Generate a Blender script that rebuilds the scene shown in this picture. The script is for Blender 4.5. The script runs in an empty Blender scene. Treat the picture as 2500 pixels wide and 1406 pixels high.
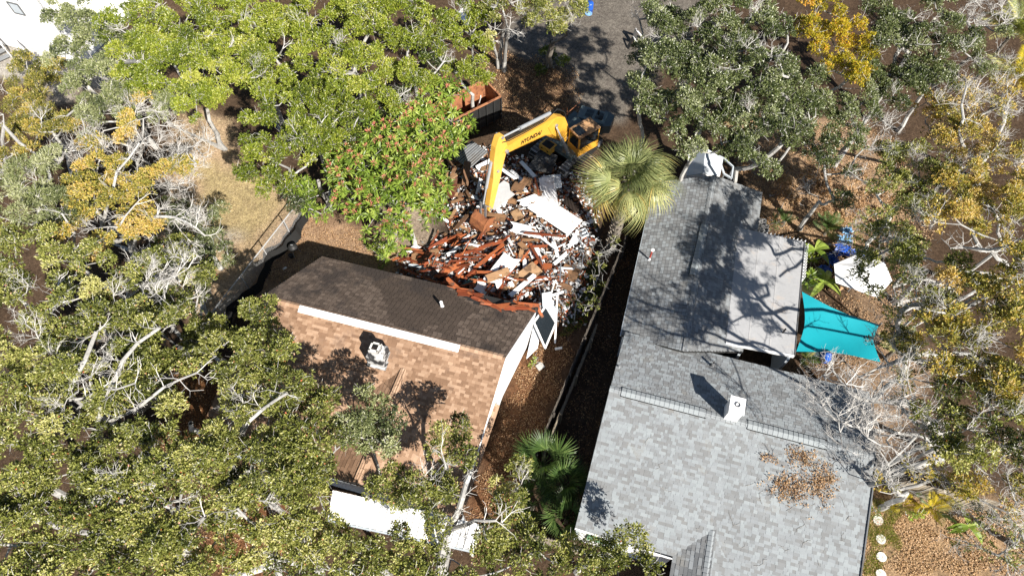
import bpy, math, random
import numpy as np
from mathutils import Vector, Matrix
rad = math.radians
SC = bpy.context.scene
COL = SC.collection
RNG = np.random.default_rng(11)
random.seed(5)

# ---------------------------------------------------------------- camera, sky, sun
CAM_H, PITCH, FPX = 36.0, rad(60), 1650.0
cd = bpy.data.cameras.new('camera')
cam = bpy.data.objects.new('camera', cd)
COL.objects.link(cam)
cd.sensor_width = 36.0
cd.lens = 36.0 * FPX / 2500.0
cd.clip_start, cd.clip_end = 0.5, 800
cam.location = (0, 0, CAM_H)
cam.rotation_euler = (math.pi / 2 - PITCH, 0, 0)
SC.camera = cam

SUN_EL, SUN_AZ = rad(39), rad(123.5 + 180)          # direction towards the sun, counted from +x
w = bpy.data.worlds.new('World')
SC.world = w
w.use_nodes = True
nt = w.node_tree
nt.nodes.clear()
sk = nt.nodes.new('ShaderNodeTexSky')
sk.sky_type = 'NISHITA'
sk.sun_disc = False
sk.sun_elevation = SUN_EL
sk.sun_rotation = math.pi / 2 - SUN_AZ
sk.air_density, sk.dust_density, sk.ozone_density = 1.0, 0.6, 1.5
bg = nt.nodes.new('ShaderNodeBackground')
bg.inputs['Strength'].default_value = 0.045
wo = nt.nodes.new('ShaderNodeOutputWorld')
nt.links.new(sk.outputs[0], bg.inputs[0])
nt.links.new(bg.outputs[0], wo.inputs[0])
sl = bpy.data.lights.new('sun', 'SUN')
sl.energy, sl.angle, sl.color = 5.0, rad(0.53), (1.0, 0.945, 0.86)
so = bpy.data.objects.new('sun', sl)
COL.objects.link(so)
sd = Vector((math.cos(SUN_AZ) * math.cos(SUN_EL), math.sin(SUN_AZ) * math.cos(SUN_EL), math.sin(SUN_EL)))
so.rotation_euler = sd.to_track_quat('Z', 'Y').to_euler()
so.location = sd * 60
vs = SC.view_settings
vs.view_transform, vs.look, vs.gamma, vs.use_curve_mapping = 'Standard', 'None', 1.0, False
vs.exposure = 1.15
SC.cycles.max_bounces = 6
SC.cycles.transparent_max_bounces = 4

_F = np.array([0, math.cos(PITCH), -math.sin(PITCH)])
_U = np.array([0, math.sin(PITCH), math.cos(PITCH)])
_R = np.array([1., 0, 0])
def P(x, y, z=0.0):
    """survey of the photograph: the ground position of something seen at (x, y) whose height above ground is z"""
    d = _F + (x - 1250) / FPX * _R - (y - 703) / FPX * _U
    return np.array([0, 0, CAM_H]) + d * ((z - CAM_H) / d[2])
def depth(x, y, z=0.0):
    return float((P(x, y, z) - np.array([0, 0, CAM_H])) @ _F)
def nrm(v):
    v = np.asarray(v, float)
    return v / (np.linalg.norm(v) + 1e-12)

# ---------------------------------------------------------------- materials
def nodes(name):
    m = bpy.data.materials.new(name)
    m.use_nodes = True
    t = m.node_tree
    b = t.nodes['Principled BSDF']
    return m, t, b
def N(t, kind, **kw):
    n = t.nodes.new('ShaderNode' + kind)
    for k, v in kw.items():
        if k in n.inputs: n.inputs[k].default_value = v
        else: setattr(n, k, v)
    return n
def ramp(t, fac, stops, interp='LINEAR'):
    r = t.nodes.new('ShaderNodeValToRGB')
    r.color_ramp.interpolation = interp
    e = r.color_ramp.elements
    while len(e) < len(stops): e.new(0.5)
    for i, (p, c) in enumerate(stops):
        e[i].position = p
        e[i].color = (*c, 1) if len(c) == 3 else c
    t.links.new(fac, r.inputs[0])
    return r.outputs[0]
def mix(t, a, b, fac, mode='MIX'):
    m = t.nodes.new('ShaderNodeMix')
    m.data_type = 'RGBA'
    m.blend_type = mode
    for s, v in ((m.inputs[0], fac), (m.inputs[6], a), (m.inputs[7], b)):
        if hasattr(v, 'is_linked'): t.links.new(v, s)
        elif isinstance(v, (int, float)): s.default_value = v
        else: s.default_value = (*v, 1)
    return m.outputs[2]
MATS = {}
def surf(name, stops, rough=0.8, scale=3.0, amp=0.35, fine=30.0, bump=0.02, metal=0.0, stain=None, stain_scale=0.8, stain_at=(0.5, 0.62), spec=0.3, stretch=None, blotch=None):
    """colour picked by the per-piece 'tint' attribute, broken up by two noises and an optional stain with its own shape"""
    if name in MATS: return MATS[name]
    m, t, b = nodes(name)
    at = N(t, 'Attribute', attribute_name='tint')
    col = ramp(t, at.outputs['Fac'], stops)
    tc = N(t, 'TexCoord')
    mp = t.nodes.new('ShaderNodeMapping')
    t.links.new(tc.outputs['Object'], mp.inputs[0])
    if stretch: mp.inputs['Scale'].default_value = stretch
    n1 = N(t, 'TexNoise', Scale=scale, Detail=5.0, Roughness=0.6)
    n2 = N(t, 'TexNoise', Scale=fine, Detail=3.0, Roughness=0.7)
    for n in (n1, n2): t.links.new(mp.outputs[0], n.inputs['Vector'])
    lo, hi = 1 - amp, 1 + amp * 0.8
    col = mix(t, col, ramp(t, n1.outputs['Fac'], [(0.28, (lo,) * 3), (0.72, (min(hi, 1.0),) * 3)]), 1.0, 'MULTIPLY')
    col = mix(t, col, ramp(t, n2.outputs['Fac'], [(0.3, (1 - amp * .6,) * 3), (0.7, (1.0,) * 3)]), 1.0, 'MULTIPLY')
    if stain:
        n3 = N(t, 'TexNoise', Scale=stain_scale, Detail=6.0, Roughness=0.65)
        t.links.new(tc.outputs['Object'], n3.inputs['Vector'])
        f = ramp(t, n3.outputs['Fac'], [(stain_at[0], (0, 0, 0)), (stain_at[1], (1, 1, 1))])
        col = mix(t, col, stain, f)
    t.links.new(col, b.inputs['Base Color'])
    b.inputs['Roughness'].default_value = rough
    b.inputs['Metallic'].default_value = metal
    b.inputs['Specular IOR Level'].default_value = spec
    if bump:
        bp = N(t, 'Bump', Strength=0.35, Distance=bump)
        t.links.new(n2.outputs['Fac'], bp.inputs['Height'])
        t.links.new(bp.outputs[0], b.inputs['Normal'])
    MATS[name] = m
    return m
def leafmat(name, stops, trans=0.35, rough=0.45, spec=0.35):
    m, t, b = nodes(name)
    at = N(t, 'Attribute', attribute_name='tint')
    col = ramp(t, at.outputs['Fac'], stops)
    t.links.new(col, b.inputs['Base Color'])
    b.inputs['Roughness'].default_value = rough
    b.inputs['Specular IOR Level'].default_value = spec
    tr = N(t, 'BsdfTranslucent')
    c2 = mix(t, col, (1.15, 1.2, 0.45), 1.0, 'MULTIPLY')
    t.links.new(c2, tr.inputs['Color'])
    mx = N(t, 'MixShader', Fac=trans)
    t.links.new(b.outputs[0], mx.inputs[1])
    t.links.new(tr.outputs[0], mx.inputs[2])
    t.links.new(mx.outputs[0], t.nodes['Material Output'].inputs[0])
    MATS[name] = m
    return m
def g3(v): return (v, v, v)

# ---------------------------------------------------------------- scene objects
def tag(o, label=None, cat=None, group=None, kind=None):
    for k, v in (('label', label), ('category', cat), ('group', group), ('kind', kind)):
        if v: o[k] = v
    return o
def thing(name, label, cat, loc=(0, 0, 0), group=None):
    o = bpy.data.objects.new(name, None)
    o.empty_display_size = 0.3
    o.location = tuple(float(v) for v in loc)
    COL.objects.link(o)
    return tag(o, label, cat, group)
def origin(o):
    v = Vector((0, 0, 0))
    while o is not None:
        v += o.location
        o = o.parent
    return np.array(v)
def link(name, me, parent=None, loc=(0, 0, 0), rot=None):
    o = bpy.data.objects.new(name, me)
    COL.objects.link(o)
    if parent is not None: o.parent = parent
    o.location = loc
    if rot is not None: o.rotation_euler = rot
    return o
def raw_mesh(name, V, F4=None, F3=None, tint=None, mat=None, smooth=False):
    """V (n,3); F4 (m,4) quads; F3 (k,3) tris; tint per face (quads first)"""
    me = bpy.data.meshes.new(name)
    V = np.asarray(V, np.float32)
    F4 = np.zeros((0, 4), np.int32) if F4 is None or len(F4) == 0 else np.asarray(F4, np.int32)
    F3 = np.zeros((0, 3), np.int32) if F3 is None or len(F3) == 0 else np.asarray(F3, np.int32)
    me.vertices.add(len(V))
    me.vertices.foreach_set('co', V.ravel())
    nl = F4.size + F3.size
    me.loops.add(nl)
    me.loops.foreach_set('vertex_index', np.concatenate([F4.ravel(), F3.ravel()]))
    nf = len(F4) + len(F3)
    me.polygons.add(nf)
    ls = np.concatenate([np.arange(len(F4)) * 4, F4.size + np.arange(len(F3)) * 3]).astype(np.int32)
    me.polygons.foreach_set('loop_start', ls)
    me.update(calc_edges=True)
    me.polygons.foreach_set('use_smooth', np.full(nf, bool(smooth)))
    if tint is not None:
        a = me.attributes.new('tint', 'FLOAT', 'FACE')
        a.data.foreach_set('value', np.asarray(tint, np.float32))
    if mat is not None: me.materials.append(mat)
    return me

class G:
    """collects faces; every add_* takes a tint"""
    def __init__(s, M=None):
        s.v, s.q, s.t, s.qt, s.tt, s.n, s.M = [], [], [], [], [], 0, M
    def add(s, V, Q=(), T=(), tint=0.5):
        V = np.asarray(V, float).reshape(-1, 3)
        if s.M is not None: V = V @ s.M[:3, :3].T + s.M[:3, 3]
        s.v.append(V)
        if len(Q):
            Q = np.asarray(Q, int); s.q.append(Q + s.n); s.qt.append(np.full(len(Q), tint) if np.isscalar(tint) else np.asarray(tint))
        if len(T):
            T = np.asarray(T, int); s.t.append(T + s.n); s.tt.append(np.full(len(T), tint) if np.isscalar(tint) else np.asarray(tint))
        s.n += len(V)
        return s
    def box(s, c, size, A=None, tint=0.5, taper=1.0):
        """A: 3 unit axes as rows"""
        h = np.asarray(size, float) / 2
        A = np.eye(3) if A is None else np.asarray(A, float)
        K = np.array([[-1, -1, -1], [1, -1, -1], [1, 1, -1], [-1, 1, -1], [-1, -1, 1], [1, -1, 1], [1, 1, 1], [-1, 1, 1]], float) * h
        K[4:, :2] *= taper
        return s.add(np.asarray(c) + K @ A, [[0, 3, 2, 1], [4, 5, 6, 7], [0, 1, 5, 4], [1, 2, 6, 5], [2, 3, 7, 6], [3, 0, 4, 7]], tint=tint)
    def bar(s, p, q, w, h, up=(0, 0, 1), tint=0.5):
        p, q = np.asarray(p, float), np.asarray(q, float)
        x = nrm(q - p); y = nrm(np.cross(up, x)); z = np.cross(x, y)
        return s.box((p + q) / 2, (np.linalg.norm(q - p), w, h), [x, y, z], tint)
    def tube(s, pts, r, sides=8, tint=0.5, cap=True):
        pts = np.asarray(pts, float)
        r = np.full(len(pts), r) if np.isscalar(r) else np.asarray(r)
        V = []
        up = np.array([0, 0, 1.]) if abs(nrm(pts[-1] - pts[0])[2]) < .9 else np.array([1., 0, 0])
        for i in range(len(pts)):
            d = nrm(pts[min(i + 1, len(pts) - 1)] - pts[max(i - 1, 0)])
            a = nrm(np.cross(d, up)); b = np.cross(d, a)
            th = np.arange(sides) * 2 * np.pi / sides
            V.append(pts[i] + r[i] * (np.outer(np.cos(th), a) + np.outer(np.sin(th), b)))
        Q = []
        for i in range(len(pts) - 1):
            for k in range(sides):
                k2 = (k + 1) % sides
                Q.append([i * sides + k, i * sides + k2, (i + 1) * sides + k2, (i + 1) * sides + k])
        T = []
        V = np.concatenate(V)
        if cap:
            n0 = len(V)
            V = np.concatenate([V, pts[:1], pts[-1:]])
            for k in range(sides):
                k2 = (k + 1) % sides
                T.append([n0, k2, k]); T.append([n0 + 1, (len(pts) - 1) * sides + k, (len(pts) - 1) * sides + k2])
        return s.add(V, Q, T, tint)
    def lathe(s, c, prof, sides=14, tint=0.5):
        """prof: list of (radius, z)"""
        V = []
        for (r, z) in prof:
            th = np.arange(sides) * 2 * np.pi / sides
            V.append(np.c_[r * np.cos(th), r * np.sin(th), np.full(sides, z)] + np.asarray(c))
        Q = [[i * sides + k, i * sides + (k + 1) % sides, (i + 1) * sides + (k + 1) % sides, (i + 1) * sides + k] for i in range(len(prof) - 1) for k in range(sides)]
        V = np.concatenate(V); n0 = len(V)
        T = [[n0, (k + 1) % sides, k] for k in range(sides)] + [[n0 + 1, (len(prof) - 1) * sides + k, (len(prof) - 1) * sides + (k + 1) % sides] for k in range(sides)]
        V = np.concatenate([V, [np.asarray(c) + [0, 0, prof[0][1]]], [np.asarray(c) + [0, 0, prof[-1][1]]]])
        return s.add(V, Q, T, tint)
    def prism(s, poly, ext, tint=0.5):
        """poly (n,3) outline, ext extrusion vector; fan-capped from centroid"""
        poly = np.asarray(poly, float); n = len(poly); e = np.asarray(ext, float)
        V = np.concatenate([poly, poly + e, [poly.mean(0)], [poly.mean(0) + e]])
        Q = [[i, (i + 1) % n, n + (i + 1) % n, n + i] for i in range(n)]
        T = [[2 * n, (i + 1) % n, i] for i in range(n)] + [[2 * n + 1, n + i, n + (i + 1) % n] for i in range(n)]
        return s.add(V, Q, T, tint)
    def sheet(s, c00, c10, c11, c01, th=0.02, tint=0.5):
        c = np.array([c00, c10, c11, c01], float)
        n = nrm(np.cross(c[1] - c[0], c[3] - c[0]))
        return s.prism(c - n * th / 2, n * th, tint)
    def build(s, name, mat, parent=None, smooth=False, kind=None, own_origin=False):
        V = np.concatenate(s.v)
        q = np.concatenate(s.q) if s.q else None
        t = np.concatenate(s.t) if s.t else None
        tint = np.concatenate(s.qt + s.tt)
        off = origin(parent) if parent is not None else np.zeros(3)
        loc = np.zeros(3)
        if own_origin or parent is None:
            loc = np.array([(V[:, 0].min() + V[:, 0].max()) / 2, (V[:, 1].min() + V[:, 1].max()) / 2, V[:, 2].min()]) - off
        me = raw_mesh(name, V - off - loc, q, t, tint, mat, smooth)
        o = link(name, me, parent, loc)
        if kind: o['kind'] = kind
        return o

def in_poly(x, y, poly):
    x, y = np.asarray(x), np.asarray(y)
    ins = np.zeros(x.shape, bool)
    j = len(poly) - 1
    for i in range(len(poly)):
        xi, yi = poly[i][:2]; xj, yj = poly[j][:2]
        c = ((yi > y) != (yj > y)) & (x < (xj - xi) * (y - yi) / (yj - yi + 1e-12) + xi)
        ins ^= c
        j = i
    return ins
def gpoly(px, z=0.0): return [tuple(P(x, y, z)[:2]) for x, y in px]

# ---------------------------------------------------------------- material library
M_leaf_bright = leafmat('leaf_yellow_green', [(0, (.035, .055, .008)), (.45, (.155, .20, .018)), (.8, (.29, .33, .035)), (.93, (.42, .42, .09)), (1, (.62, .60, .34))], trans=.3, rough=.38, spec=.5)
M_leaf_dark = leafmat('leaf_dark_green', [(0, (.016, .026, .009)), (.5, (.080, .105, .032)), (.85, (.20, .23, .085)), (1, (.50, .51, .36))], trans=.25, spec=.6, rough=.35)
M_leaf_olive = leafmat('leaf_olive', [(0, (.028, .038, .010)), (.45, (.16, .18, .038)), (.8, (.33, .335, .085)), (.93, (.52, .49, .2)), (.97, (.66, .63, .42)), (1, (.50, .12, .04))], trans=.3, spec=.5, rough=.38)
M_leaf_sage = leafmat('leaf_sage', [(0, (.03, .042, .020)), (.5, (.165, .195, .075)), (.85, (.34, .355, .17)), (1, (.56, .56, .40))], trans=.3)
M_leaf_gold = leafmat('leaf_gold', [(0, (.10, .10, .012)), (.35, (.33, .29, .02)), (.7, (.58, .44, .03)), (.9, (.62, .28, .03)), (1, (.62, .50, .20))], trans=.35)
M_leaf_mixed = leafmat('leaf_autumn', [(0, (.035, .04, .010)), (.4, (.18, .18, .036)), (.7, (.42, .36, .08)), (.88, (.56, .36, .07)), (1, (.60, .52, .32))], trans=.3)
M_leaf_tan = leafmat('leaf_dead', [(0, (.13, .06, .03)), (.5, (.34, .20, .10)), (1, (.60, .42, .25))], trans=.2)
M_leaf_mango = leafmat('leaf_mango', [(0, (.05, .09, .012)), (.5, (.18, .26, .035)), (1, (.38, .44, .10))], trans=.3, rough=.35)
M_bud = leafmat('mango_new_growth', [(0, (.34, .08, .07)), (.5, (.58, .20, .15)), (1, (.70, .40, .24))], trans=.3)
M_frond = leafmat('palm_leaf', [(0, (.05, .07, .025)), (.5, (.20, .23, .09)), (.8, (.42, .42, .18)), (1, (.58, .42, .13))], trans=.3, rough=.4)
M_frond_dark = leafmat('palmetto_leaf', [(0, (.02, .045, .012)), (.6, (.07, .12, .03)), (1, (.20, .26, .08))], trans=.3)
M_frond_dead = leafmat('dead_palm_leaf', [(0, (.12, .08, .05)), (.5, (.30, .22, .13)), (1, (.46, .37, .24))], trans=.2)
M_bark = surf('bark_pale', [(0, g3(.22)), (.5, (.46, .445, .42)), (1, (.68, .67, .64))], .9, 5, .45, 25, .02, stain=(.13, .12, .10), stain_scale=2.5, stain_at=(.56, .66))
M_twig = surf('twig_grey', [(0, (.16, .14, .12)), (.5, (.50, .48, .45)), (1, (.72, .70, .67))], .9, 6, .2, 25, 0)
M_trunk = surf('palm_trunk', [(0, (.08, .065, .05)), (1, (.42, .37, .31))], .95, 5, .4, 20, .02)
M_white = surf('white_paint', [(0, g3(.62)), (1, g3(.82))], .6, 2, .06, 14, .003, stain=g3(.55), stain_scale=1.2, stain_at=(.66, .8))
M_wood_red = surf('stained_timber', [(0, (.09, .025, .012)), (.5, (.30, .065, .022)), (1, (.50, .15, .05))], .7, 2.2, .4, 22, .008, stain=(.10, .05, .03), stain_scale=2.2)
M_wood_tan = surf('bare_timber', [(0, (.17, .09, .05)), (.5, (.36, .20, .10)), (1, (.56, .38, .22))], .75, 2, .35, 22, .008, stain=(.12, .07, .04), stain_scale=2, stretch=(1, 6, 1))
M_wood_grey = surf('weathered_timber', [(0, (.09, .08, .07)), (.5, (.22, .19, .16)), (1, (.40, .36, .30))], .85, 3, .35, 24, .01, stain=(.06, .055, .05), stain_scale=1.6)
M_fence = surf('fence_boards', [(0, (.05, .042, .036)), (.5, (.13, .11, .092)), (1, (.27, .23, .19))], .9, 2.5, .4, 24, .01, stain=(.035, .035, .03), stain_scale=1.4)
M_fence_tan = surf('fence_boards_tan', [(0, (.20, .165, .12)), (.5, (.34, .29, .22)), (1, (.50, .43, .33))], .85, 3, .35, 24, .01, stain=(.16, .13, .10), stain_scale=1.6)
M_panel = surf('painted_board', [(0, g3(.30)), (.5, (.66, .67, .68)), (1, g3(.84))], .6, 1.6, .16, 12, .004, stain=(.30, .27, .24), stain_scale=1.3, stain_at=(.6, .72))
M_grey = surf('grey_debris', [(0, (.05, .05, .055)), (.5, (.20, .21, .22)), (1, (.48, .49, .50))], .8, 2, .3, 14, .01, stain=(.08, .07, .06))
M_dark = surf('charred_debris', [(0, (.015, .012, .011)), (1, (.09, .06, .045))], .9, 2, .4, 12, .01)
M_teal = surf('teal_painted_wood', [(0, (.05, .14, .12)), (1, (.16, .30, .26))], .7, 2, .25, 14, .005)
M_black = surf('black_paint', [(0, g3(.010)), (1, g3(.045))], .55, 2, .35, 14, .003, stain=(.09, .05, .035), stain_scale=2.2, stain_at=(.6, .75))
M_rust = surf('rusty_steel', [(0, (.13, .05, .025)), (.5, (.34, .13, .055)), (1, (.52, .25, .13))], .75, 1.5, .35, 12, .006, stain=(.10, .035, .02), stain_scale=2.0)
M_yellow = surf('yellow_machine_paint', [(0, (.46, .20, .02)), (.5, (.66, .34, .04)), (1, (.78, .46, .09))], .42, 1.2, .12, 8, .002, stain=(.30, .12, .02), stain_scale=3.2, stain_at=(.64, .74), spec=.5)
M_slate = surf('dark_green_grey_paint', [(0, (.03, .045, .05)), (1, (.14, .19, .20))], .4, 2, .2, 10, .002, spec=.5)
M_steel = surf('bare_steel', [(0, (.22, .23, .25)), (1, (.62, .64, .66))], .35, 2, .15, 12, .002, metal=.5)
M_rubber = surf('rubber', [(0, g3(.012)), (1, g3(.05))], .7, 3, .3, 14, .004)
M_glass, _t, _b = nodes('dark_glass')
_b.inputs['Base Color'].default_value = (.012, .016, .02, 1); _b.inputs['Roughness'].default_value = .08; _b.inputs['Specular IOR Level'].default_value = .6
M_tile_grey = surf('grey_shingle', [(0, (.120, .126, .134)), (.4, (.195, .200, .203)), (.7, (.250, .268, .282)), (1, (.290, .318, .330))], .9, .9, .16, 30, 0, stain=(.20, .19, .17), stain_scale=.9, stain_at=(.6, .8))
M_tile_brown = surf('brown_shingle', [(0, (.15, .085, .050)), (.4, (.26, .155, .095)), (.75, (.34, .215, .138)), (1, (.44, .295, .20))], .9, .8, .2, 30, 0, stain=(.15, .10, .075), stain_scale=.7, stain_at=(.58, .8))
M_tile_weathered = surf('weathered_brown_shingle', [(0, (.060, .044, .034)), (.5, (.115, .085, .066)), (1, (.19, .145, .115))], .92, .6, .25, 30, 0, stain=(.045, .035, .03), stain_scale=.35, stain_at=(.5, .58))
M_under = surf('roof_underlay', [(0, g3(.02)), (1, g3(.05))], .95, 2, .3, 10, 0)
M_membrane = surf('roof_membrane', [(0, (.31, .32, .34)), (1, (.43, .425, .425))], .75, .6, .18, 9, .004, stain=(.40, .33, .27), stain_scale=.9, stain_at=(.58, .8))
M_siding = surf('pale_blue_siding', [(0, (.36, .42, .47)), (1, (.62, .66, .70))], .6, 1.5, .15, 14, .004)
M_canvas_teal = surf('teal_shade_cloth', [(0, (.0, .19, .24)), (1, (.0, .30, .36))], .75, 1.2, .12, 60, .002)
M_canvas_white = surf('white_canvas', [(0, g3(.66)), (1, g3(.80))], .7, 1.5, .08, 12, .003)
M_blue = surf('blue_plastic', [(0, (.005, .03, .22)), (1, (.02, .11, .50))], .35, 2, .15, 10, .002, spec=.5)
M_lightblue = surf('light_blue_plastic', [(0, (.10, .25, .45)), (1, (.30, .50, .70))], .45, 2, .15, 10, .002)
M_green_frame = surf('green_window_paint', [(0, (.10, .26, .14)), (1, (.22, .42, .24))], .5, 2, .1, 10, .002)
M_concrete = surf('concrete', [(0, g3(.30)), (1, (.55, .53, .50))], .9, 2, .2, 20, .006)
M_stone = surf('pale_stone', [(0, (.48, .46, .42)), (1, (.68, .66, .62))], .9, 3, .15, 20, .006)
M_smoke = surf('sooty_render', [(0, g3(.30)), (1, g3(.62))], .85, 2, .2, 14, .006, stain=(.025, .025, .028), stain_scale=2.2, stain_at=(.46, .54))
M_redpipe = surf('red_plastic', [(0, (.25, .03, .02)), (1, (.40, .06, .04))], .6, 2, .2, 10, .002)
M_wire = surf('galvanised_wire', [(0, g3(.22)), (1, g3(.5))], .5, 2, .1, 10, 0, metal=.3)
M_cloth_black = surf('black_mesh_cloth', [(0, g3(.008)), (1, g3(.02))], .9, 3, .2, 30, .003)
M_rubble = surf('dusty_rubble', [(0, (.03, .022, .018)), (.5, (.13, .09, .07)), (1, (.34, .28, .24))], .95, 3, .4, 16, .02)
M_grass_dry = leafmat('dry_grass_blades', [(0, (.16, .13, .06)), (.6, (.44, .34, .20)), (1, (.66, .54, .36))], trans=.2)

# ---------------------------------------------------------------- ground
def vnoise(x, y, s, seed=0):
    r = np.random.default_rng(seed)
    v = np.zeros_like(x)
    for k in range(5):
        a = r.uniform(0, 2 * np.pi); f = s * r.uniform(.6, 2.2); ph = r.uniform(0, 6.28, 2)
        v = v + np.sin((x * math.cos(a) + y * math.sin(a)) * f + ph[0]) * np.cos((-x * math.sin(a) + y * math.cos(a)) * f * 1.3 + ph[1])
    return v / 2.5
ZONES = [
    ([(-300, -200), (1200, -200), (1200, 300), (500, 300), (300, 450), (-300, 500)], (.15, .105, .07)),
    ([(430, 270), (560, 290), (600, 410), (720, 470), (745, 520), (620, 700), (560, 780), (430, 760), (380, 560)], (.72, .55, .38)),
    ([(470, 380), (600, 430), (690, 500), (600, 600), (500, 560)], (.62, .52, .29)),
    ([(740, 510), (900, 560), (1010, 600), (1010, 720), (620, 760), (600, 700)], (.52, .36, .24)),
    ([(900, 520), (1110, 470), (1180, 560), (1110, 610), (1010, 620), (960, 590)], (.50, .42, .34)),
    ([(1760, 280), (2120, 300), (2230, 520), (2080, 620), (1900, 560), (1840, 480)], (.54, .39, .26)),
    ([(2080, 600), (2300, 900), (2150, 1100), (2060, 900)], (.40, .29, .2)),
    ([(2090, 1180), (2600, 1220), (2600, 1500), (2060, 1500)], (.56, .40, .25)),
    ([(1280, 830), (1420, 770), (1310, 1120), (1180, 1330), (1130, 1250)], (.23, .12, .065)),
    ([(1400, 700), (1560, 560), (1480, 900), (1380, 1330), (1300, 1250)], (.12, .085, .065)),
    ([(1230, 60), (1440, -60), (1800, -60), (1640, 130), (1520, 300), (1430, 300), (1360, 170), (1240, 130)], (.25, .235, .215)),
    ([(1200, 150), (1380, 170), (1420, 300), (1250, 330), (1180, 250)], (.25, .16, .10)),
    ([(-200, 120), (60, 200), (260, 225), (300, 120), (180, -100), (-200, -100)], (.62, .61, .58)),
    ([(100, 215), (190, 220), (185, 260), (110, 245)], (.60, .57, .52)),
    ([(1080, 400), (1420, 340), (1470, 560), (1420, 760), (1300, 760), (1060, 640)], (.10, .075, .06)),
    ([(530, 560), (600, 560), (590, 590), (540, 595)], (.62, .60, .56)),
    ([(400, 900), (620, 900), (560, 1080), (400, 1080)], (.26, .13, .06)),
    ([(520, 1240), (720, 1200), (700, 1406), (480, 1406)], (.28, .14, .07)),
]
xs = np.concatenate([[-600, -300, -150, -80, -60], np.arange(-48, 48.01, .22), [60, 80, 150, 300, 600]])
ys = np.concatenate([[-400, -150, -60, -20, -8], np.arange(-2, 58.01, .22), [70, 100, 180, 350, 700]])
X, Y = np.meshgrid(xs, ys)
def ground_h(x, y): return .05 * vnoise(x, y, .35, 3) + .02 * vnoise(x, y, 2.0, 4)
inner = (np.abs(X) < 50) & (Y > -5) & (Y < 60)
Z = np.where(inner, ground_h(X, Y), 0) - .03
jx = X + .45 * vnoise(X, Y, 1.2, 5) + .18 * vnoise(X, Y, 5, 6)
jy = Y + .45 * vnoise(X, Y, 1.1, 7) + .18 * vnoise(X, Y, 5.5, 8)
CG = np.tile(np.array([.13, .09, .062]), (X.size, 1))
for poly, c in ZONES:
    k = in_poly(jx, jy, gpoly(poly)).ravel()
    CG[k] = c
nx, ny = len(xs), len(ys)
CG = CG.reshape(ny, nx, 3)
for _ in range(5):
    K = CG.copy()
    K[1:-1, 1:-1] = (CG[1:-1, 1:-1] * 2 + CG[:-2, 1:-1] + CG[2:, 1:-1] + CG[1:-1, :-2] + CG[1:-1, 2:]) / 6
    CG = K
CG = CG.reshape(-1, 3)
I = np.arange(nx * ny).reshape(ny, nx)
Q4 = np.stack([I[:-1, :-1], I[:-1, 1:], I[1:, 1:], I[1:, :-1]], -1).reshape(-1, 4)
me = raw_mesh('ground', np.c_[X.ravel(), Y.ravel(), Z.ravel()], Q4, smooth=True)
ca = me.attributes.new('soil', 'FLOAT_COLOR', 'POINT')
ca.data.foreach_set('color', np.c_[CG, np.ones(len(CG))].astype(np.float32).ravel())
m, t, b = nodes('soil')
at = N(t, 'Attribute', attribute_name='soil')
tc = N(t, 'TexCoord')
col = at.outputs['Color']
for sc, lo, hi, d in ((.5, .62, 1.1, 6), (3.5, .6, 1.15, 5), (16, .45, 1.25, 4)):
    n = N(t, 'TexNoise', Scale=sc, Detail=float(d), Roughness=.65)
    t.links.new(tc.outputs['Object'], n.inputs['Vector'])
    col = mix(t, col, ramp(t, n.outputs['Fac'], [(.3, g3(lo)), (.7, g3(min(hi, 1.0)))]), 1.0, 'MULTIPLY')
vo = N(t, 'TexVoronoi', Scale=11.0)
t.links.new(tc.outputs['Object'], vo.inputs['Vector'])
col = mix(t, col, mix(t, col, ramp(t, vo.outputs['Color'], [(.2, (.55, .45, .38)), (.8, (1.25, 1.15, 1.0))]), 1.0, 'MULTIPLY'), .6)
t.links.new(col, b.inputs['Base Color'])
b.inputs['Roughness'].default_value = 1.0
b.inputs['Specular IOR Level'].default_value = .1
bp = N(t, 'Bump', Strength=.8, Distance=.04)
n = N(t, 'TexNoise', Scale=9.0, Detail=6.0, Roughness=.7)
t.links.new(tc.outputs['Object'], n.inputs['Vector'])
t.links.new(n.outputs['Fac'], bp.inputs['Height'])
t.links.new(bp.outputs[0], b.inputs['Normal'])
me.materials.append(m)
tag(link('ground', me), kind='structure', label='sandy back yard ground with dry grass and brown leaf litter')

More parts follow.
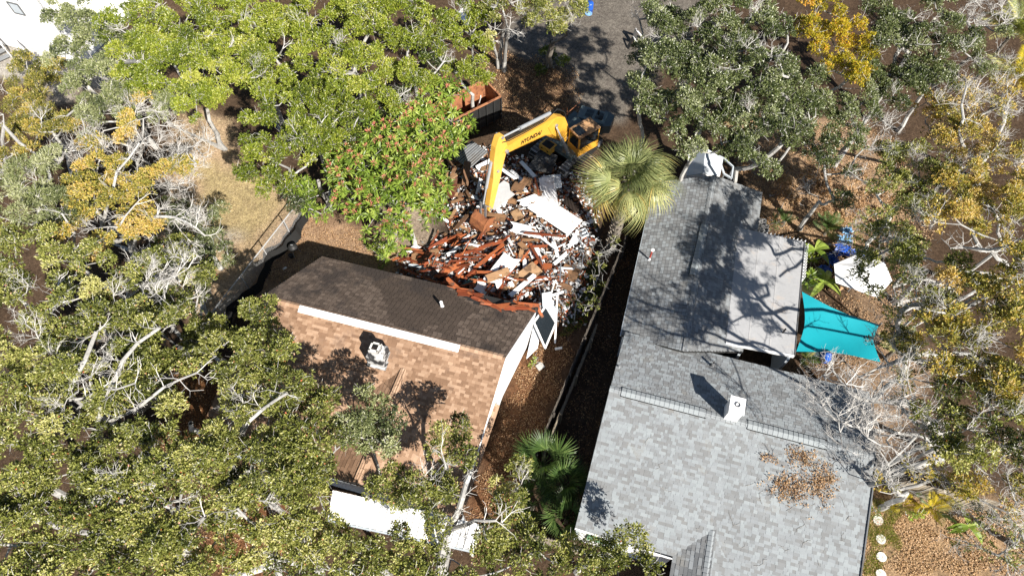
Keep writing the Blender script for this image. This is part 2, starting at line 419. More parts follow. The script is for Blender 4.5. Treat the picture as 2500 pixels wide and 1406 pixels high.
# ---------------------------------------------------------------- roofs
def ray_plane(x, y, p0, n):
    d = _F + (x - 1250) / FPX * _R - (y - 703) / FPX * _U
    c = np.array([0, 0, CAM_H])
    return c + d * (((np.asarray(p0) - c) @ n) / (d @ n))
CAMP = np.array([0, 0, CAM_H])
def inframe(p, m=0):
    v = np.asarray(p) - CAMP
    t = v @ _F
    x, y = 1250 + FPX * (v @ _R) / t, 703 - FPX * (v @ _U) / t
    return (-m < x < 2500 + m) and (-m < y < 1406 + m)
def roof(root, eL, eR, rR, rL, mat, n_parts=0, row=.15, slab=.16, dark=None, skip=None, widths=(.14, .2, .27, .35), seed=1, cells=None, base=.5, spread=.5, gap=.0, seam=0.0):
    eL, eR, rR, rL = (np.asarray(p, float) for p in (eL, eR, rR, rL))
    r = np.random.default_rng(seed)
    u = nrm(eR - eL); n = nrm(np.cross(u, (rL + rR - eL - eR) / 2))
    if n[2] < 0: n = -n
    v = nrm(np.cross(n, u))
    if v @ ((rL + rR - eL - eR)) < 0: v = -v
    G().prism([eL - n * .012, eR - n * .012, rR - n * .012, rL - n * .012], -n * slab, .5).build('roof_slope', M_under, root)
    L0, L1 = np.array([0, 0]), np.array([(rL - eL) @ u, (rL - eL) @ v])
    R0, R1 = np.array([(eR - eL) @ u, 0]), np.array([(rR - eL) @ u, (rR - eL) @ v])
    vm = (L1[1] + R1[1]) / 2
    tabs = []
    j = 0
    vv = 0.0
    while vv < vm - .02:
        k = vv / vm
        ul, ur = L0[0] + (L1[0] - L0[0]) * k, R0[0] + (R1[0] - R0[0]) * k
        x = ul - r.uniform(0, .12)
        lift = r.integers(0, 2)
        while x < ur:
            if cells: wd = cells
            else: wd = widths[r.integers(0, len(widths))]
            a, bb = max(x, ul), min(x + wd, ur)
            full = (a == x) and (bb == x + wd)
            if bb - a > .02:
                tq = r.integers(0, 8)
                p = eL + u * (a + bb) / 2 + v * vv
                if skip is None or not skip(p):
                    tn = base + spread * (tq / 7 * 2 - 1)
                    if dark is not None and dark(p): tn = tn * .35
                    tabs.append((p, bb - a, tn, lift, full))
            x += wd
            lift = 1 - lift if r.random() < .8 else lift
            if cells: lift = 0
        vv += row; j += 1
    def tab_v(wd, lift):
        h0, h1 = .013 + .011 * lift, .004
        d = row - seam if seam else row + .012; g = gap + .0025
        return np.array([[-wd / 2 + g, -.004, -.004], [wd / 2 - g, -.004, -.004], [wd / 2 - g, d, -.004], [-wd / 2 + g, d, -.004],
                         [-wd / 2 + g, -.004, h0], [wd / 2 - g, -.004, h0], [wd / 2 - g, d, h1], [-wd / 2 + g, d, h1]])
    TQ = np.array([[4, 5, 6, 7], [0, 1, 5, 4], [1, 2, 6, 5], [3, 0, 4, 7]])
    A = np.array([u, v, n])
    order = sorted(range(len(tabs)), key=lambda i: np.linalg.norm(tabs[i][0] - CAMP) + (0 if inframe(tabs[i][0]) else 1000))
    single = set([i for i in order if tabs[i][4]][:n_parts])
    org = origin(root)
    rot = Matrix([[A[0][i], A[1][i], A[2][i]] for i in range(3)]).to_euler()
    cache = {}
    VV, QQ, TT, k = [], [], [], 0
    for i, (p, wd, tn, lift, full) in enumerate(tabs):
        if i in single:
            key = (round(wd, 3), round(tn, 3), lift)
            if key not in cache: cache[key] = raw_mesh('shingle', tab_v(wd, lift), TQ, tint=np.full(4, tn), mat=mat)
            link('shingle', cache[key], root, p - org, rot)
        else:
            VV.append(tab_v(wd, lift) @ A + p); QQ.append(TQ + k); TT.append(np.full(4, tn)); k += 8
    o = link('shingle_courses', raw_mesh('shingle_courses', np.concatenate(VV) - org, np.concatenate(QQ), tint=np.concatenate(TT), mat=mat), root)
    o['kind'] = 'stuff'
    return n, u, v
def caps(root, p0, p1, sL, sR, mat, step=.24, wd=.17, base=.6, spread=.3, seed=2, lift=.02):
    """folded ridge pieces from p0 to p1; sL, sR unit vectors running down the two slopes"""
    r = np.random.default_rng(seed)
    p0, p1 = np.asarray(p0, float), np.asarray(p1, float)
    d = nrm(p1 - p0); L = np.linalg.norm(p1 - p0); n = int(L / step)
    meshes = []
    for k in range(5):
        tn = base + spread * (k / 4 * 2 - 1)
        V = []
        for (s, h) in ((-.01, .028), (step + .02, .008)):
            V += [d * s + sL * wd + np.array([0, 0, h]), d * s + np.array([0, 0, h + .012]), d * s + sR * wd + np.array([0, 0, h])]
        for s in (-.01,):
            V += [d * s + sL * wd + np.array([0, 0, -.01]), d * s + np.array([0, 0, 0]), d * s + sR * wd + np.array([0, 0, -.01])]
        meshes.append(raw_mesh('ridge_cap', np.array(V), [[0, 1, 4, 3], [1, 2, 5, 4], [6, 7, 1, 0], [7, 8, 2, 1]], tint=np.full(4, tn), mat=mat))
    org = origin(root)
    for i in range(n):
        link('ridge_cap', meshes[r.integers(0, 5)], root, p0 + d * i * step + np.array([0, 0, lift]) - org)
def hdir(a, b):
    v = np.asarray(b, float) - np.asarray(a, float); v[2] = 0
    return nrm(v)
UPZ = np.array([0, 0, 1.])

# ---- grey house
rL, rR = P(1489, 948, 4.35), P(2140, 1117, 4.35)
eL, bL = P(1404, 1288, 2.8), P(1526, 810, 3.05)
eR, bR = rR + (eL - rL), rR + (bL - rL)
gh = thing('grey_shingled_house', 'long house with a pale grey shingle roof, dark ridge vents and a white flat-roofed annexe', 'house', ((rL + rR) / 2)[:2].tolist() + [0])
GF = roof(gh, eL, eR, rR, rL, M_tile_grey, 290, base=.66, spread=.26, seed=3)
roof(gh, bR, bL, rL, rR, M_tile_grey, 0, base=.6, spread=.3, seed=4, seam=.012, gap=.004, row=.165)
sF, sB = nrm(eL - rL), nrm(bL - rL)
caps(gh, rL, rR, sF, sB, M_tile_grey, base=.7, spread=.12)
def ridge_vent(p0, p1, sa, sb, root=gh):
    g = G()
    for s in (sa, sb):
        g.bar(p0 + s * .25 + UPZ * .035, p1 + s * .25 + UPZ * .035, .035, .03, tint=.1)
    for q in (p0,): g.bar(q + sa * .25 + UPZ * .035, q + UPZ * .06, .04, .03, tint=.1); g.bar(q + sb * .25 + UPZ * .035, q + UPZ * .06, .04, .03, tint=.1)
    g.build('ridge_vent', M_black, root)
    caps(root, p0, p1, sa, sb, M_tile_grey, base=.85, spread=.1, wd=.24, lift=.05, seed=9)
def on_ridge(x): return rL + (rR - rL) * ((P(x, 948 + (x - 1489) * .262, 4.35) - rL) @ nrm(rR - rL) / np.linalg.norm(rR - rL))
ridge_vent(on_ridge(1518), on_ridge(1725), sF, sB)
ridge_vent(on_ridge(1826), on_ridge(2020), sF, sB)
# forward wing
fw0 = ray_plane(1740, 1296, eL, GF[0]); fdir = hdir(rL, eL)
side = nrm(np.cross(fdir, UPZ)); side = side if side[0] < 0 else -side      # towards the image left
gc = P(1642, 1362, 2.8); hw = (gc - fw0) @ side
zl = 2.8
a0 = fw0 + side * hw; a0[2] = zl; a0 -= fdir * 1.2
L = 5.0
roof(gh, a0 + fdir * (L + 1.2), a0, fw0 - fdir * .3, fw0 + fdir * L, M_tile_grey, 0, base=.35, spread=.3, seed=5, row=.19)  # low tint base paints this slope dim, as turned away from the sun
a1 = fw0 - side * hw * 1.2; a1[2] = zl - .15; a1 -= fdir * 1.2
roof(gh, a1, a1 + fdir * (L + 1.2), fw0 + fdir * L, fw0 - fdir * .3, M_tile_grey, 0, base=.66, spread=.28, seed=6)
caps(gh, fw0, fw0 + fdir * L, nrm(side * hw - UPZ * (fw0[2] - zl)), nrm(-side * hw - UPZ * (fw0[2] - zl)), M_tile_grey, base=.7, spread=.12, seed=7)
# walls
def wall(root, a, b, z0, z1a, z1b, mat, name='wall', th=.14, tint=.6):
    a, b = np.array(a, float), np.array(b, float)
    pa, pb = a.copy(), b.copy(); pa[2] = z0; pb[2] = z0
    qa, qb = a.copy(), b.copy(); qa[2] = z1a; qb[2] = z1b
    n = nrm(np.cross(pb - pa, UPZ))
    return G().prism([pa, pb, qb, qa], n * th, tint).build(name, mat, root)
ins = nrm(rR - rL)
fe = eL + ins * .08 - fdir * .02
wall(gh, fe - UPZ, gc + 0 * ins, 0, 2.63, 2.63, M_white, th=-.14)
G().bar(eL + fdir * .03 - UPZ * .06, gc + fdir * .03 - UPZ * .06, .05, .15, tint=.8).build('fascia', M_white, gh)
wall(gh, eL + ins * .1, rL + ins * .1, 0, 2.6, 4.3, M_siding)
wall(gh, rL + ins * .1, bL + ins * .1, 0, 4.3, 2.8, M_siding)
wall(gh, eR - ins * .1, rR - ins * .1, 0, 2.6, 4.3, M_siding, th=-.14)
wall(gh, rR - ins * .1, bR - ins * .1, 0, 4.3, 2.8, M_siding, th=-.14)
G().bar(eR + UPZ * .0, rR + UPZ * .0, .06, .16, tint=.3).build('rake_board', M_grey, gh)
# green window under the front eave
wp0, wp1 = P(1437, 1308, 2.5), P(1484, 1321, 2.5)
for nm, ex, mt in (('window', 0, M_green_frame),):
    g = G(); wu = nrm(wp1 - wp0)
    base_ = fe + wu * ((wp0 - fe) @ wu); base_[2] = 1.6
    wl = 1.5
    for z in (1.25, 1.85, 2.5): g.bar(base_ * [1, 1, 0] + fdir * .06 + UPZ * z, base_ * [1, 1, 0] + wu * wl + fdir * .06 + UPZ * z, .05, .06, tint=.6)
    for k in np.linspace(0, wl, 4): g.bar(base_ * [1, 1, 0] + wu * k + fdir * .06 + UPZ * 1.25, base_ * [1, 1, 0] + wu * k + fdir * .06 + UPZ * 2.5, .05, .06, up=fdir, tint=.8)
    wo_ = g.build('window', M_green_frame, gh)
    G().box(base_ * [1, 1, 0] + wu * wl / 2 + fdir * .035 + UPZ * 1.87, (wl, .02, 1.2), [wu, nrm(np.cross(UPZ, wu)), UPZ]).build('pane', M_glass, wo_)
# rear wing
w0, w1 = P(1676, 822, 3.6), P(1743, 428, 3.6)
wl0, wl1 = P(1516, 818, 2.72), P(1622, 449, 2.72)
wr1 = P(1861, 470, 2.75); wdir = nrm(w1 - w0)
wl1 = wl0 + wdir * ((wl1 - wl0) @ wdir)
wr0 = wr1 - wdir * np.linalg.norm(w1 - w0) * .985
w0e = w0 - wdir * .9; wl0e = wl0 - wdir * 0
roof(gh, wl1, wl0, w0e, w1, M_tile_grey, 0, base=.50, spread=.3, seed=8, row=.2, cells=.24, gap=.009, seam=.014)
roof(gh, wr0, wr1, w1, w0e, M_tile_grey, 0, base=.42, spread=.22, seed=10, seam=.012, gap=.004, row=.17)
sWl, sWr = nrm(wl1 - w1 - wdir * ((wl1 - w1) @ wdir)), nrm(wr1 - w1 - wdir * ((wr1 - w1) @ wdir))
caps(gh, w0, w1, sWl, sWr, M_tile_grey, base=.6, spread=.15, seed=12)
ridge_vent(P(1693, 672, 3.6), P(1722, 545, 3.6), sWl, sWr)
wins = nrm(np.cross(wdir, UPZ)) * .15
wall(gh, wl0 + wins, wl1 + wins, 0, 2.6, 2.6, M_siding)
wall(gh, wl1 - wdir * .1, w1 - wdir * .1, 0, 2.6, 3.4, M_siding); wall(gh, w1 - wdir * .1, wr1 - wdir * .1, 0, 3.4, 2.6, M_siding)
wall(gh, wr0 - wins, wr1 - wins, 0, 2.6, 2.6, M_siding)
G().bar(wl0 + np.array([0, 0, -.07]), wl1 + np.array([0, 0, -.07]), .1, .12, tint=.4).build('gutter', M_siding, gh)
# flat roof
fz = 3.06
f00, f10, f11, f01 = P(1772, 836, fz), P(1939, 868, fz + .02), P(1963, 590, fz), P(1803, 556, fz)
g = G(); g.prism([f00, f10, f11, f01], -UPZ * .14, .5); g.build('flat_roof', M_membrane, gh)
g = G()
for s in (.33, .64):
    a, b_ = f00 + (f10 - f00) * s, f01 + (f11 - f01) * s
    g.bar(a + UPZ * .006, b_ + UPZ * .006, .07, .008, tint=.8)
g.build('seam', M_membrane, gh)
fo = hdir(f01, f00)
G().bar(f00 + fo * .03 - UPZ * .05, f10 + fo * .03 - UPZ * .05, .06, .24, tint=.9).build('fascia', M_white, gh)
G().bar(f10 + ins * .03 - UPZ * .06, f11 + ins * .03 - UPZ * .06, .05, .18, tint=.2).build('fascia', M_grey, gh)
for a, b_ in ((f10, f11), (f11, f01)):
    wall(gh, a - ins * .3 - wdir * .2, b_ - ins * .3 - wdir * .2, 0, 2.9, 2.9, M_siding)
# chimney, pipes
c0 = ray_plane(1784, 1013, eL, GF[0])
g = G(); A = [ins, -fdir, UPZ]
g.box(c0 * [1, 1, 0] + UPZ * (4.8) - fdir * .1, (.62, .75, 1.3), A, .9)
ch = g.build('chimney', M_white, gh)
g = G(); g.box(c0 * [1, 1, 0] + UPZ * 5.48 - fdir * .1, (.72, .85, .07), A, 1.); g.build('chimney_cap', M_white, ch)
cc = c0 * [1, 1, 0] + UPZ * 5.52 - fdir * .12
g = G(); th = np.linspace(0, 2 * np.pi, 13); g.tube([cc + np.array([.11 * math.cos(a), .11 * math.sin(a), .02]) for a in th], .03, 6, .3, cap=False); g.build('flue_rim', M_grey, ch)
def pipe(root, x, y, p0, n, r=.05, h=.4, mat=M_grey, tint=.6):
    q = ray_plane(x, y, p0, n)
    g = G(); g.lathe(q, [(r * 2.4, -.02), (r * 1.2, .06), (r, .07), (r, h), (r * .75, h), (r * .75, h - .05)], 12, tint)
    return g.build('vent_pipe', mat, root, smooth=False)
nB = nrm(np.cross(bL - rL, rR - rL)); nB = nB if nB[2] > 0 else -nB
pipe(gh, 1737, 893, bL, nB, .07, .4, M_grey, .7)
pipe(gh, 1511, 896, bL, nB, .045, .35, M_steel, .4)
q = ray_plane(1911, 812, f00, UPZ); g = G(); g.tube([q, q + UPZ * .45], .045, 8, .2); g.build('vent_pipe', M_black, gh)
nW = nrm(np.cross(wl1 - w1, w0 - w1)); nW = nW if nW[2] > 0 else -nW
q = ray_plane(1585, 634, w1, nW); g = G(); g.lathe(q, [(.09, 0), (.05, .05), (.045, .25)], 10, .8); g.build('vent_pipe', M_white, gh)
g = G(); g.tube([q + UPZ * .25, q + UPZ * 1.0], .055, 8, .6); g.build('red_flue_pipe', M_redpipe, gh)
g = G(); g.lathe(q + UPZ * 1.0, [(.05, 0), (.12, .02), (.11, .07), (.03, .12)], 10, .9); g.build('pipe_cowl', M_white, gh)

# ---- brown house
BZ = 4.95
brR, brL = P(1235, 873, BZ), P(637, 724, BZ)
bbR, bbL = P(1315, 751, 3.1), P(785, 626, 3.1)
bfR = P(1120, 1255, 2.8); bfL = brL + (bfR - brR)
bh = thing('brown_shingled_house', 'house with a tan and brown shingle roof, white side wall and one torn rear corner', 'house', ((brR + brL) / 2)[:2].tolist() + [0])
STAIN = [(882, 654), (1099, 706), (1128, 728), (1170, 757), (1144, 773), (1112, 792), (1115, 824), (1099, 834), (1058, 792), (1042, 792), (1032, 808), (958, 792), (939, 728), (914, 683)]
nbB = nrm(np.cross(brL - bbL, bbR - bbL)); nbB = nbB if nbB[2] > 0 else -nbB
stw = [tuple(ray_plane(x, y, bbL, nbB)[:2]) for x, y in STAIN]
TEAR = [tuple(ray_plane(x, y, bbL, nbB)[:2]) for x, y in [(1098, 690), (1130, 722), (1165, 742), (1205, 752), (1250, 760), (1300, 756), (1318, 735)]]
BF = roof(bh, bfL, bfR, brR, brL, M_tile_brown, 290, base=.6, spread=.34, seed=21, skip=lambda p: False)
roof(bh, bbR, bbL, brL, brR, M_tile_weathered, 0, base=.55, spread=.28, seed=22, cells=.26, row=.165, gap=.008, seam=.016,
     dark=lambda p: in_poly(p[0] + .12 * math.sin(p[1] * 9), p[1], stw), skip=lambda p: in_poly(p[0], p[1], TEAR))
bsF, bsB = nrm(bfR - brR), nrm(bbR - brR)
caps(bh, brL, brR, bsF, bsB, M_tile_brown, base=.85, spread=.12, seed=23)
bd = nrm(brR - brL)
v0, v1 = P(731, 752, BZ), P(1122, 849, BZ)
k0 = brL + bd * ((v0 - brL) @ bd); k1 = brL + bd * ((v1 - brL) @ bd)
g = G(); g.sheet(k0 + UPZ * .07 - bsF * .03, k1 + UPZ * .07 - bsF * .03, k1 + bsF * .34 + UPZ * .05, k0 + bsF * .34 + UPZ * .05, .03, .9)
g.sheet(k0 + UPZ * .07 - bsB * .0, k1 + UPZ * .07, k1 + bsB * .06 + UPZ * .05, k0 + bsB * .06 + UPZ * .05, .02, .5)
g.build('white_ridge_vent', M_white, bh)
ri = -bd * .16
bwR = [p + ri for p in (bfR, brR, bbR)]
bf_, br_, bb_ = bwR
g = G()
base = [np.array([p[0], p[1], 0]) for p in bwR]
g.prism([base[0], base[1], base[2], bb_ - UPZ * .12, br_ - UPZ * .16, bf_ - UPZ * .12], -bd * .14, .85)
g.build('gable_wall', M_white, bh)
g = G()
for a, b_ in ((bfR, brR), (brR, bbR + (brR - bbR) * .12)): g.bar(a + bd * .02 - UPZ * .07, b_ + bd * .02 - UPZ * .07, .04, .16, tint=.95)
g.build('rake_board', M_white, bh)
wall(bh, bfL * [1, 1, 0] + bd * .2, brL * [1, 1, 0] + bd * .2, 0, 2.5, BZ - .2, M_white); wall(bh, brL * [1, 1, 0] + bd * .2, bbL * [1, 1, 0] + bd * .2, 0, BZ - .2, 2.8, M_white)
bfd = hdir(brR, bfR)
wall(bh, bfL - bfd * .3, bfR - bfd * .3, 0, 2.5, 2.5, M_siding); wall(bh, bbL + bfd * .3, bbL + (bbR - bbL) * .6 + bfd * .3, 0, 2.7, 2.7, M_white)
def gable_window(s0, s1, z0, z1, mat):
    g = G(); d = hdir(br_, bf_)
    o = br_ * [1, 1, 0] + bd * .03
    for z in (z0, (z0 + z1) / 2, z1): g.bar(o + d * s0 + UPZ * z, o + d * s1 + UPZ * z, .07, .07, tint=.7)
    for s in (s0, s1): g.bar(o + d * s + UPZ * z0, o + d * s + UPZ * z1, .07, .07, up=d, tint=.7)
    f = g.build('window', mat, bh)
    G().box(o + d * (s0 + s1) / 2 + UPZ * (z0 + z1) / 2 - bd * .01, (s1 - s0, .03, z1 - z0), [d, bd, UPZ]).build('pane', M_glass if mat is M_green_frame else M_panel, f)
gable_window(-2.6, -1.7, 1.9, 3.1, M_green_frame)
gable_window(2.7, 3.9, 1.3, 2.8, M_white)
# torn rear corner of the wall
# cross gable facing forward
ax = ray_plane(985, 900, bfR, BF[0]); az_ = ax[2]
ae = P(868, 1178, az_); cl = (ae - ax) @ bfd
wv = (az_ - 2.75) / .34
mk = lambda s, k: np.array([*(ax + bfd * s + bd * k)[:2], 2.75])
for sg in (-1, 1):  # tint base paints the right slope as sunlit, the left as shaded
    e0, e1 = mk(.0, sg * wv), mk(cl, sg * wv)
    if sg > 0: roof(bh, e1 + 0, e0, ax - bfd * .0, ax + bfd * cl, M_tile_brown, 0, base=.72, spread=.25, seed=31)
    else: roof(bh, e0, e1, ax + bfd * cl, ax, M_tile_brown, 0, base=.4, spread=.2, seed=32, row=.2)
caps(bh, ax, ax + bfd * cl, nrm(bd * wv - UPZ * (az_ - 2.75)), nrm(-bd * wv - UPZ * (az_ - 2.75)), M_tile_brown, base=.9, spread=.1, seed=33)
# brick-like sooty chimney
q = ray_plane(927, 876, bfR, BF[0])
g = G()
cen = q * [1, 1, 0] + UPZ * (q[2] - .25)
rot45 = [bd, -bfd, UPZ]
def frus(g, c, s0, s1, z0, z1, tint):
    K = []
    for (s, z) in ((s0, z0), (s1, z1)):
        for sx, sy in ((-1, -1), (1, -1), (1, 1), (-1, 1)): K.append(c + bd * sx * s - bfd * sy * s + UPZ * z)
    g.add(K, [[0, 1, 5, 4], [1, 2, 6, 5], [2, 3, 7, 6], [3, 0, 4, 7], [4, 5, 6, 7]], tint=tint)
frus(g, cen, .5, .5, 0, .25, .9); frus(g, cen, .42, .42, .25, 1.15, .6); frus(g, cen, .42, .26, 1.15, 1.4, .5); frus(g, cen, .26, .26, 1.4, 1.62, .8)
cho = g.build('chimney', M_smoke, bh)
g = G(); cz = cen + UPZ * 1.66
for sx, sy in ((1, 0), (-1, 0), (0, 1), (0, -1)):
    a = cz + bd * (.2 * sx - .24 * sy) - bfd * (.2 * sy + .24 * sx); b_ = cz + bd * (.2 * sx + .24 * sy) - bfd * (.2 * sy - .24 * sx)
    g.bar(a, b_, .08, .09, tint=1.)
g.build('flue_rim', M_stone, cho)
g = G(); g.box(cz - UPZ * .02, (.34, .34, .02), rot45, 0); g.build('flue_opening', M_black, cho)
q = ray_plane(1079, 748, bbL, nbB); g = G(); g.lathe(q - UPZ * .02, [(.13, 0), (.09, .05), (.085, .5), (.06, .5), (.06, .42)], 12, .95); g.build('vent_pipe', M_white, bh)
# white awning over the front porch
pr = thing('white_awning', 'long white ribbed metal awning below the front of the brown roof', 'awning', P(1000, 1260, 2.3))
pc = [P(812, 1196, 2.5), P(1178, 1280, 2.5), P(1158, 1345, 2.3), P(800, 1268, 2.3)]
G().prism(pc, -UPZ * .05, .9).build('roof_sheet', M_white, pr)
for i in range(22):
    k = (i + .5) / 22
    a = pc[0] + (pc[1] - pc[0]) * k; b_ = pc[3] + (pc[2] - pc[3]) * k
    G().bar(a + UPZ * .03, b_ + UPZ * .03, .06, .05, tint=.9).build('rib', M_white, pr)
G().bar(pc[3] - UPZ * .04 + bfd * .04, pc[2] - UPZ * .04 + bfd * .04, .07, .16, tint=.4).build('gutter', M_siding, pr)
for k in (.03, .5, .97):
    a = pc[3] + (pc[2] - pc[3]) * k - bfd * .1
    G().bar(a * [1, 1, 0], a - UPZ * .1, .1, .1, up=bd, tint=.8).build('post', M_white, pr)

# ---- white house, top left
wh = thing('white_house', 'tall white rendered house wall with a small window in the top left corner', 'house', P(60, 150))
wa, wb = P(-140, 70, 0), P(205, 160, 0)
wu = hdir(wa, wb); wn = np.array([-wu[1], wu[0], 0])
hh = 6.0
G().prism([wa, wb, wb + UPZ * hh, wa + UPZ * hh], wn * .2, .95).build('wall', M_white, wh)
G().prism([wb, wb + wn * 9, wb + wn * 9 + UPZ * hh, wb + UPZ * hh], -wu * .2, .95).build('wall', M_white, wh)
G().prism([wa + UPZ * hh, wb + UPZ * hh, wb + UPZ * (hh + .05) + wn * 9, wa + UPZ * (hh + .05) + wn * 9], UPZ * .15, .9).build('flat_roof', M_white, wh)
def on_wall(x, y):
    n = wn; d = _F + (x - 1250) / FPX * _R - (y - 703) / FPX * _U
    return CAMP + d * (((wa - CAMP) @ n) / (d @ n))
a, b_ = on_wall(30, 12), on_wall(50, 30)
s0, s1 = (a - wa) @ wu, (b_ - wa) @ wu
z0, z1 = min(a[2], b_[2]), max(a[2], b_[2])
cx = (s0 + s1) / 2; zc = (z0 + z1) / 2
g = G(); o = wa * [1, 1, 0] - wn * .03
for z in (zc - .45, zc + .45): g.bar(o + wu * (cx - .45) + UPZ * z, o + wu * (cx + .45) + UPZ * z, .08, .08, tint=.3)
for s in (-.45, .45): g.bar(o + wu * (cx + s) + UPZ * (zc - .45), o + wu * (cx + s) + UPZ * (zc + .45), .08, .08, up=wu, tint=.3)
wf = g.build('window', M_grey, wh)
G().box(o + wu * cx + UPZ * zc + wn * .01, (.9, .03, .9), [wu, wn, UPZ]).build('pane', M_siding, wf)
for k in range(5):
    zz = 5.6
    G().bar(o + wu * (s0 - .2 + k * .28) + UPZ * 5.2, o + wu * (s0 - .2 + k * .28) + UPZ * 5.75, .09, .05, up=wu, tint=.3).build('vent_slat', M_grey, wh)
dk = thing('porch_stairs', 'flight of grey steps with white baluster railings below the white wall', 'stairs', P(20, 150))
st0 = P(-20, 118, 0); sdir = nrm(wu * .9 - wn * .5); spx = np.array([-sdir[1], sdir[0], 0])
for k in range(6):
    c = st0 + sdir * k * .42 + UPZ * (1.6 - k * .26)
    G().box(c, (.40, 1.3, .06), [sdir, spx, UPZ], .6).build('tread', M_grey, dk)
    G().box(c - UPZ * .14 - sdir * .2, (.03, 1.3, .24), [sdir, spx, UPZ], .3).build('riser', M_white, dk)
for sg in (-.72, .72):
    a, b_ = st0 + spx * sg + UPZ * 2.5 - sdir * .3, st0 + spx * sg + sdir * 2.4 + UPZ * 1.0
    G().bar(a, b_, .08, .09, tint=.9).build('handrail', M_white, dk)
    for k in range(12):
        q = a + (b_ - a) * (k + .5) / 12
        G().bar(q - UPZ * .85, q, .045, .045, up=sdir, tint=.85).build('baluster', M_white, dk)
rl = thing('deck_railing', 'white slatted railing and grey deck edge above the hedge by the white wall', 'railing', P(70, 140))
a, b_ = P(45, 112, 1.0), P(85, 150, 1.0)
G().prism([a * [1, 1, 0] + UPZ * .6, b_ * [1, 1, 0] + UPZ * .6, P(125, 140, .6), P(95, 108, .6)], UPZ * .12, .6).build('deck', M_concrete, rl)
for dz in (.85, 1.6): G().bar(a * [1, 1, 0] + UPZ * dz, b_ * [1, 1, 0] + UPZ * dz, .07, .07, tint=.9).build('rail', M_white, rl)
for k in range(10):
    q = a + (b_ - a) * (k + .5) / 10
    G().bar(q * [1, 1, 0] + UPZ * .7, q * [1, 1, 0] + UPZ * 1.6, .06, .05, up=wu, tint=.85).build('slat', M_white, rl)

# ---------------------------------------------------------------- excavator
fwd = nrm(np.array([-.657, -.754, 0])); lft = np.array([-fwd[1], fwd[0], 0]) * 1.0     # lft points towards the camera side
lft = lft if lft[1] < 0 else -lft
foot = P(1380, 332, 1.8)
slew = foot - fwd * .35; slew[2] = 0
ex = thing('excavator', 'yellow tracked excavator reaching its arm and bucket over the demolition rubble', 'excavator', slew)
def E(a, l, z): return slew + fwd * a + lft * l + UPZ * z
AX = [fwd, lft, UPZ]
# tracks: under a machine whose tracks point the way the arm does
for sg in (-1, 1):
    g = G()
    prof = [(-2.0, .12), (-2.15, .35), (-2.0, .72), (-1.7, .85), (1.9, .85), (2.2, .72), (2.35, .4), (2.2, .12), (1.8, 0), (-1.7, 0)]
    g.prism([E(a, sg * 1.25 - .25, z) for a, z in prof], lft * .5, .2)
    tr = g.build('track', M_rubber, ex)
    g = G()
    for k in range(26):
        a = -1.8 + k * .155
        g.box(E(a, sg * 1.25, .88), (.12, .58, .05), AX, .2 + .5 * (k % 2))
    for z, a in ((.25, 2.36), (.45, 2.38), (.65, 2.28)): g.box(E(a, sg * 1.25, z), (.06, .58, .12), AX, .4)
    g.build('track_shoes', M_grey, tr)
    for a in (-1.75, 1.95):
        g = G(); g.tube([E(a, sg * 1.25 - .31, .43), E(a, sg * 1.25 + .31, .43)], .3, 12, .3); g.build('idler', M_steel, tr)
g = G(); g.box(E(0, 0, .65), (2.0, 2.0, .4), AX, .3); g.lathe(E(0, 0, .8), [(.7, 0), (.7, .25)], 16, .3); g.build('undercarriage', M_black, ex)
g = G(); g.box(E(-.5, 0, 1.15), (3.5, 2.5, .3), AX, .5); g.build('deck', M_slate, ex)
# engine hood, counterweight
hd = [P(1393, 284, 2.25), P(1422, 252, 2.25), P(1503, 280, 2.25), P(1470, 306, 2.25)]
c = sum(hd) / 4; hx = nrm(hd[3] - hd[0]); hy = nrm(hd[1] - hd[0] - hx * ((hd[1] - hd[0]) @ hx))
g = G(); LX, LY = 2.0, 1.25
top = np.array([c + hx * sx * LX / 2 * (.94) + hy * sy * LY / 2 * .9 for sx, sy in ((-1, -1), (1, -1), (1, 1), (-1, 1))])
bot = np.array([c + hx * sx * LX / 2 + hy * sy * LY / 2 - UPZ * .14 for sx, sy in ((-1, -1), (1, -1), (1, 1), (-1, 1))])
bas = bot - UPZ * .85
for lo, hi, tn in ((bas, bot, .3), (bot, top, .7)):
    g.add(np.concatenate([lo, hi]), [[0, 1, 5, 4], [1, 2, 6, 5], [2, 3, 7, 6], [3, 0, 4, 7], [4, 5, 6, 7]], tint=tn)
hood = g.build('engine_hood', M_slate, ex)
for gx in (-.45, .25):
    g = G()
    for i in range(7):
        for j in range(2):
            g.box(c + hx * (gx + i * .075) + hy * (-.15 + j * .38) + UPZ * .01, (.035, .3, .02), [hx, hy, UPZ], 0)
    g.build('vent_grille', M_black, hood)
g = G(); g.lathe(c + hx * .35 + hy * .2, [(.06, 0), (.06, .3)], 10, .3); g.box(c + hx * .62 + hy * -.1 + UPZ * .03, (.25, .3, .08), [hx, hy, UPZ], .4); g.build('exhaust_pipe', M_black, hood)
g = G(); prof = [(-1.1, -.35), (1.15, -.35), (1.15, .0), (.8, .42), (-.8, .42), (-1.1, .0)]
cc = c + hx * 1.0 - UPZ * .75
g.prism([cc - hy * 0 + hy * a * .62 + hx * b_ for a, b_ in prof], UPZ * .7, .3); g.build('counterweight', M_slate, ex)
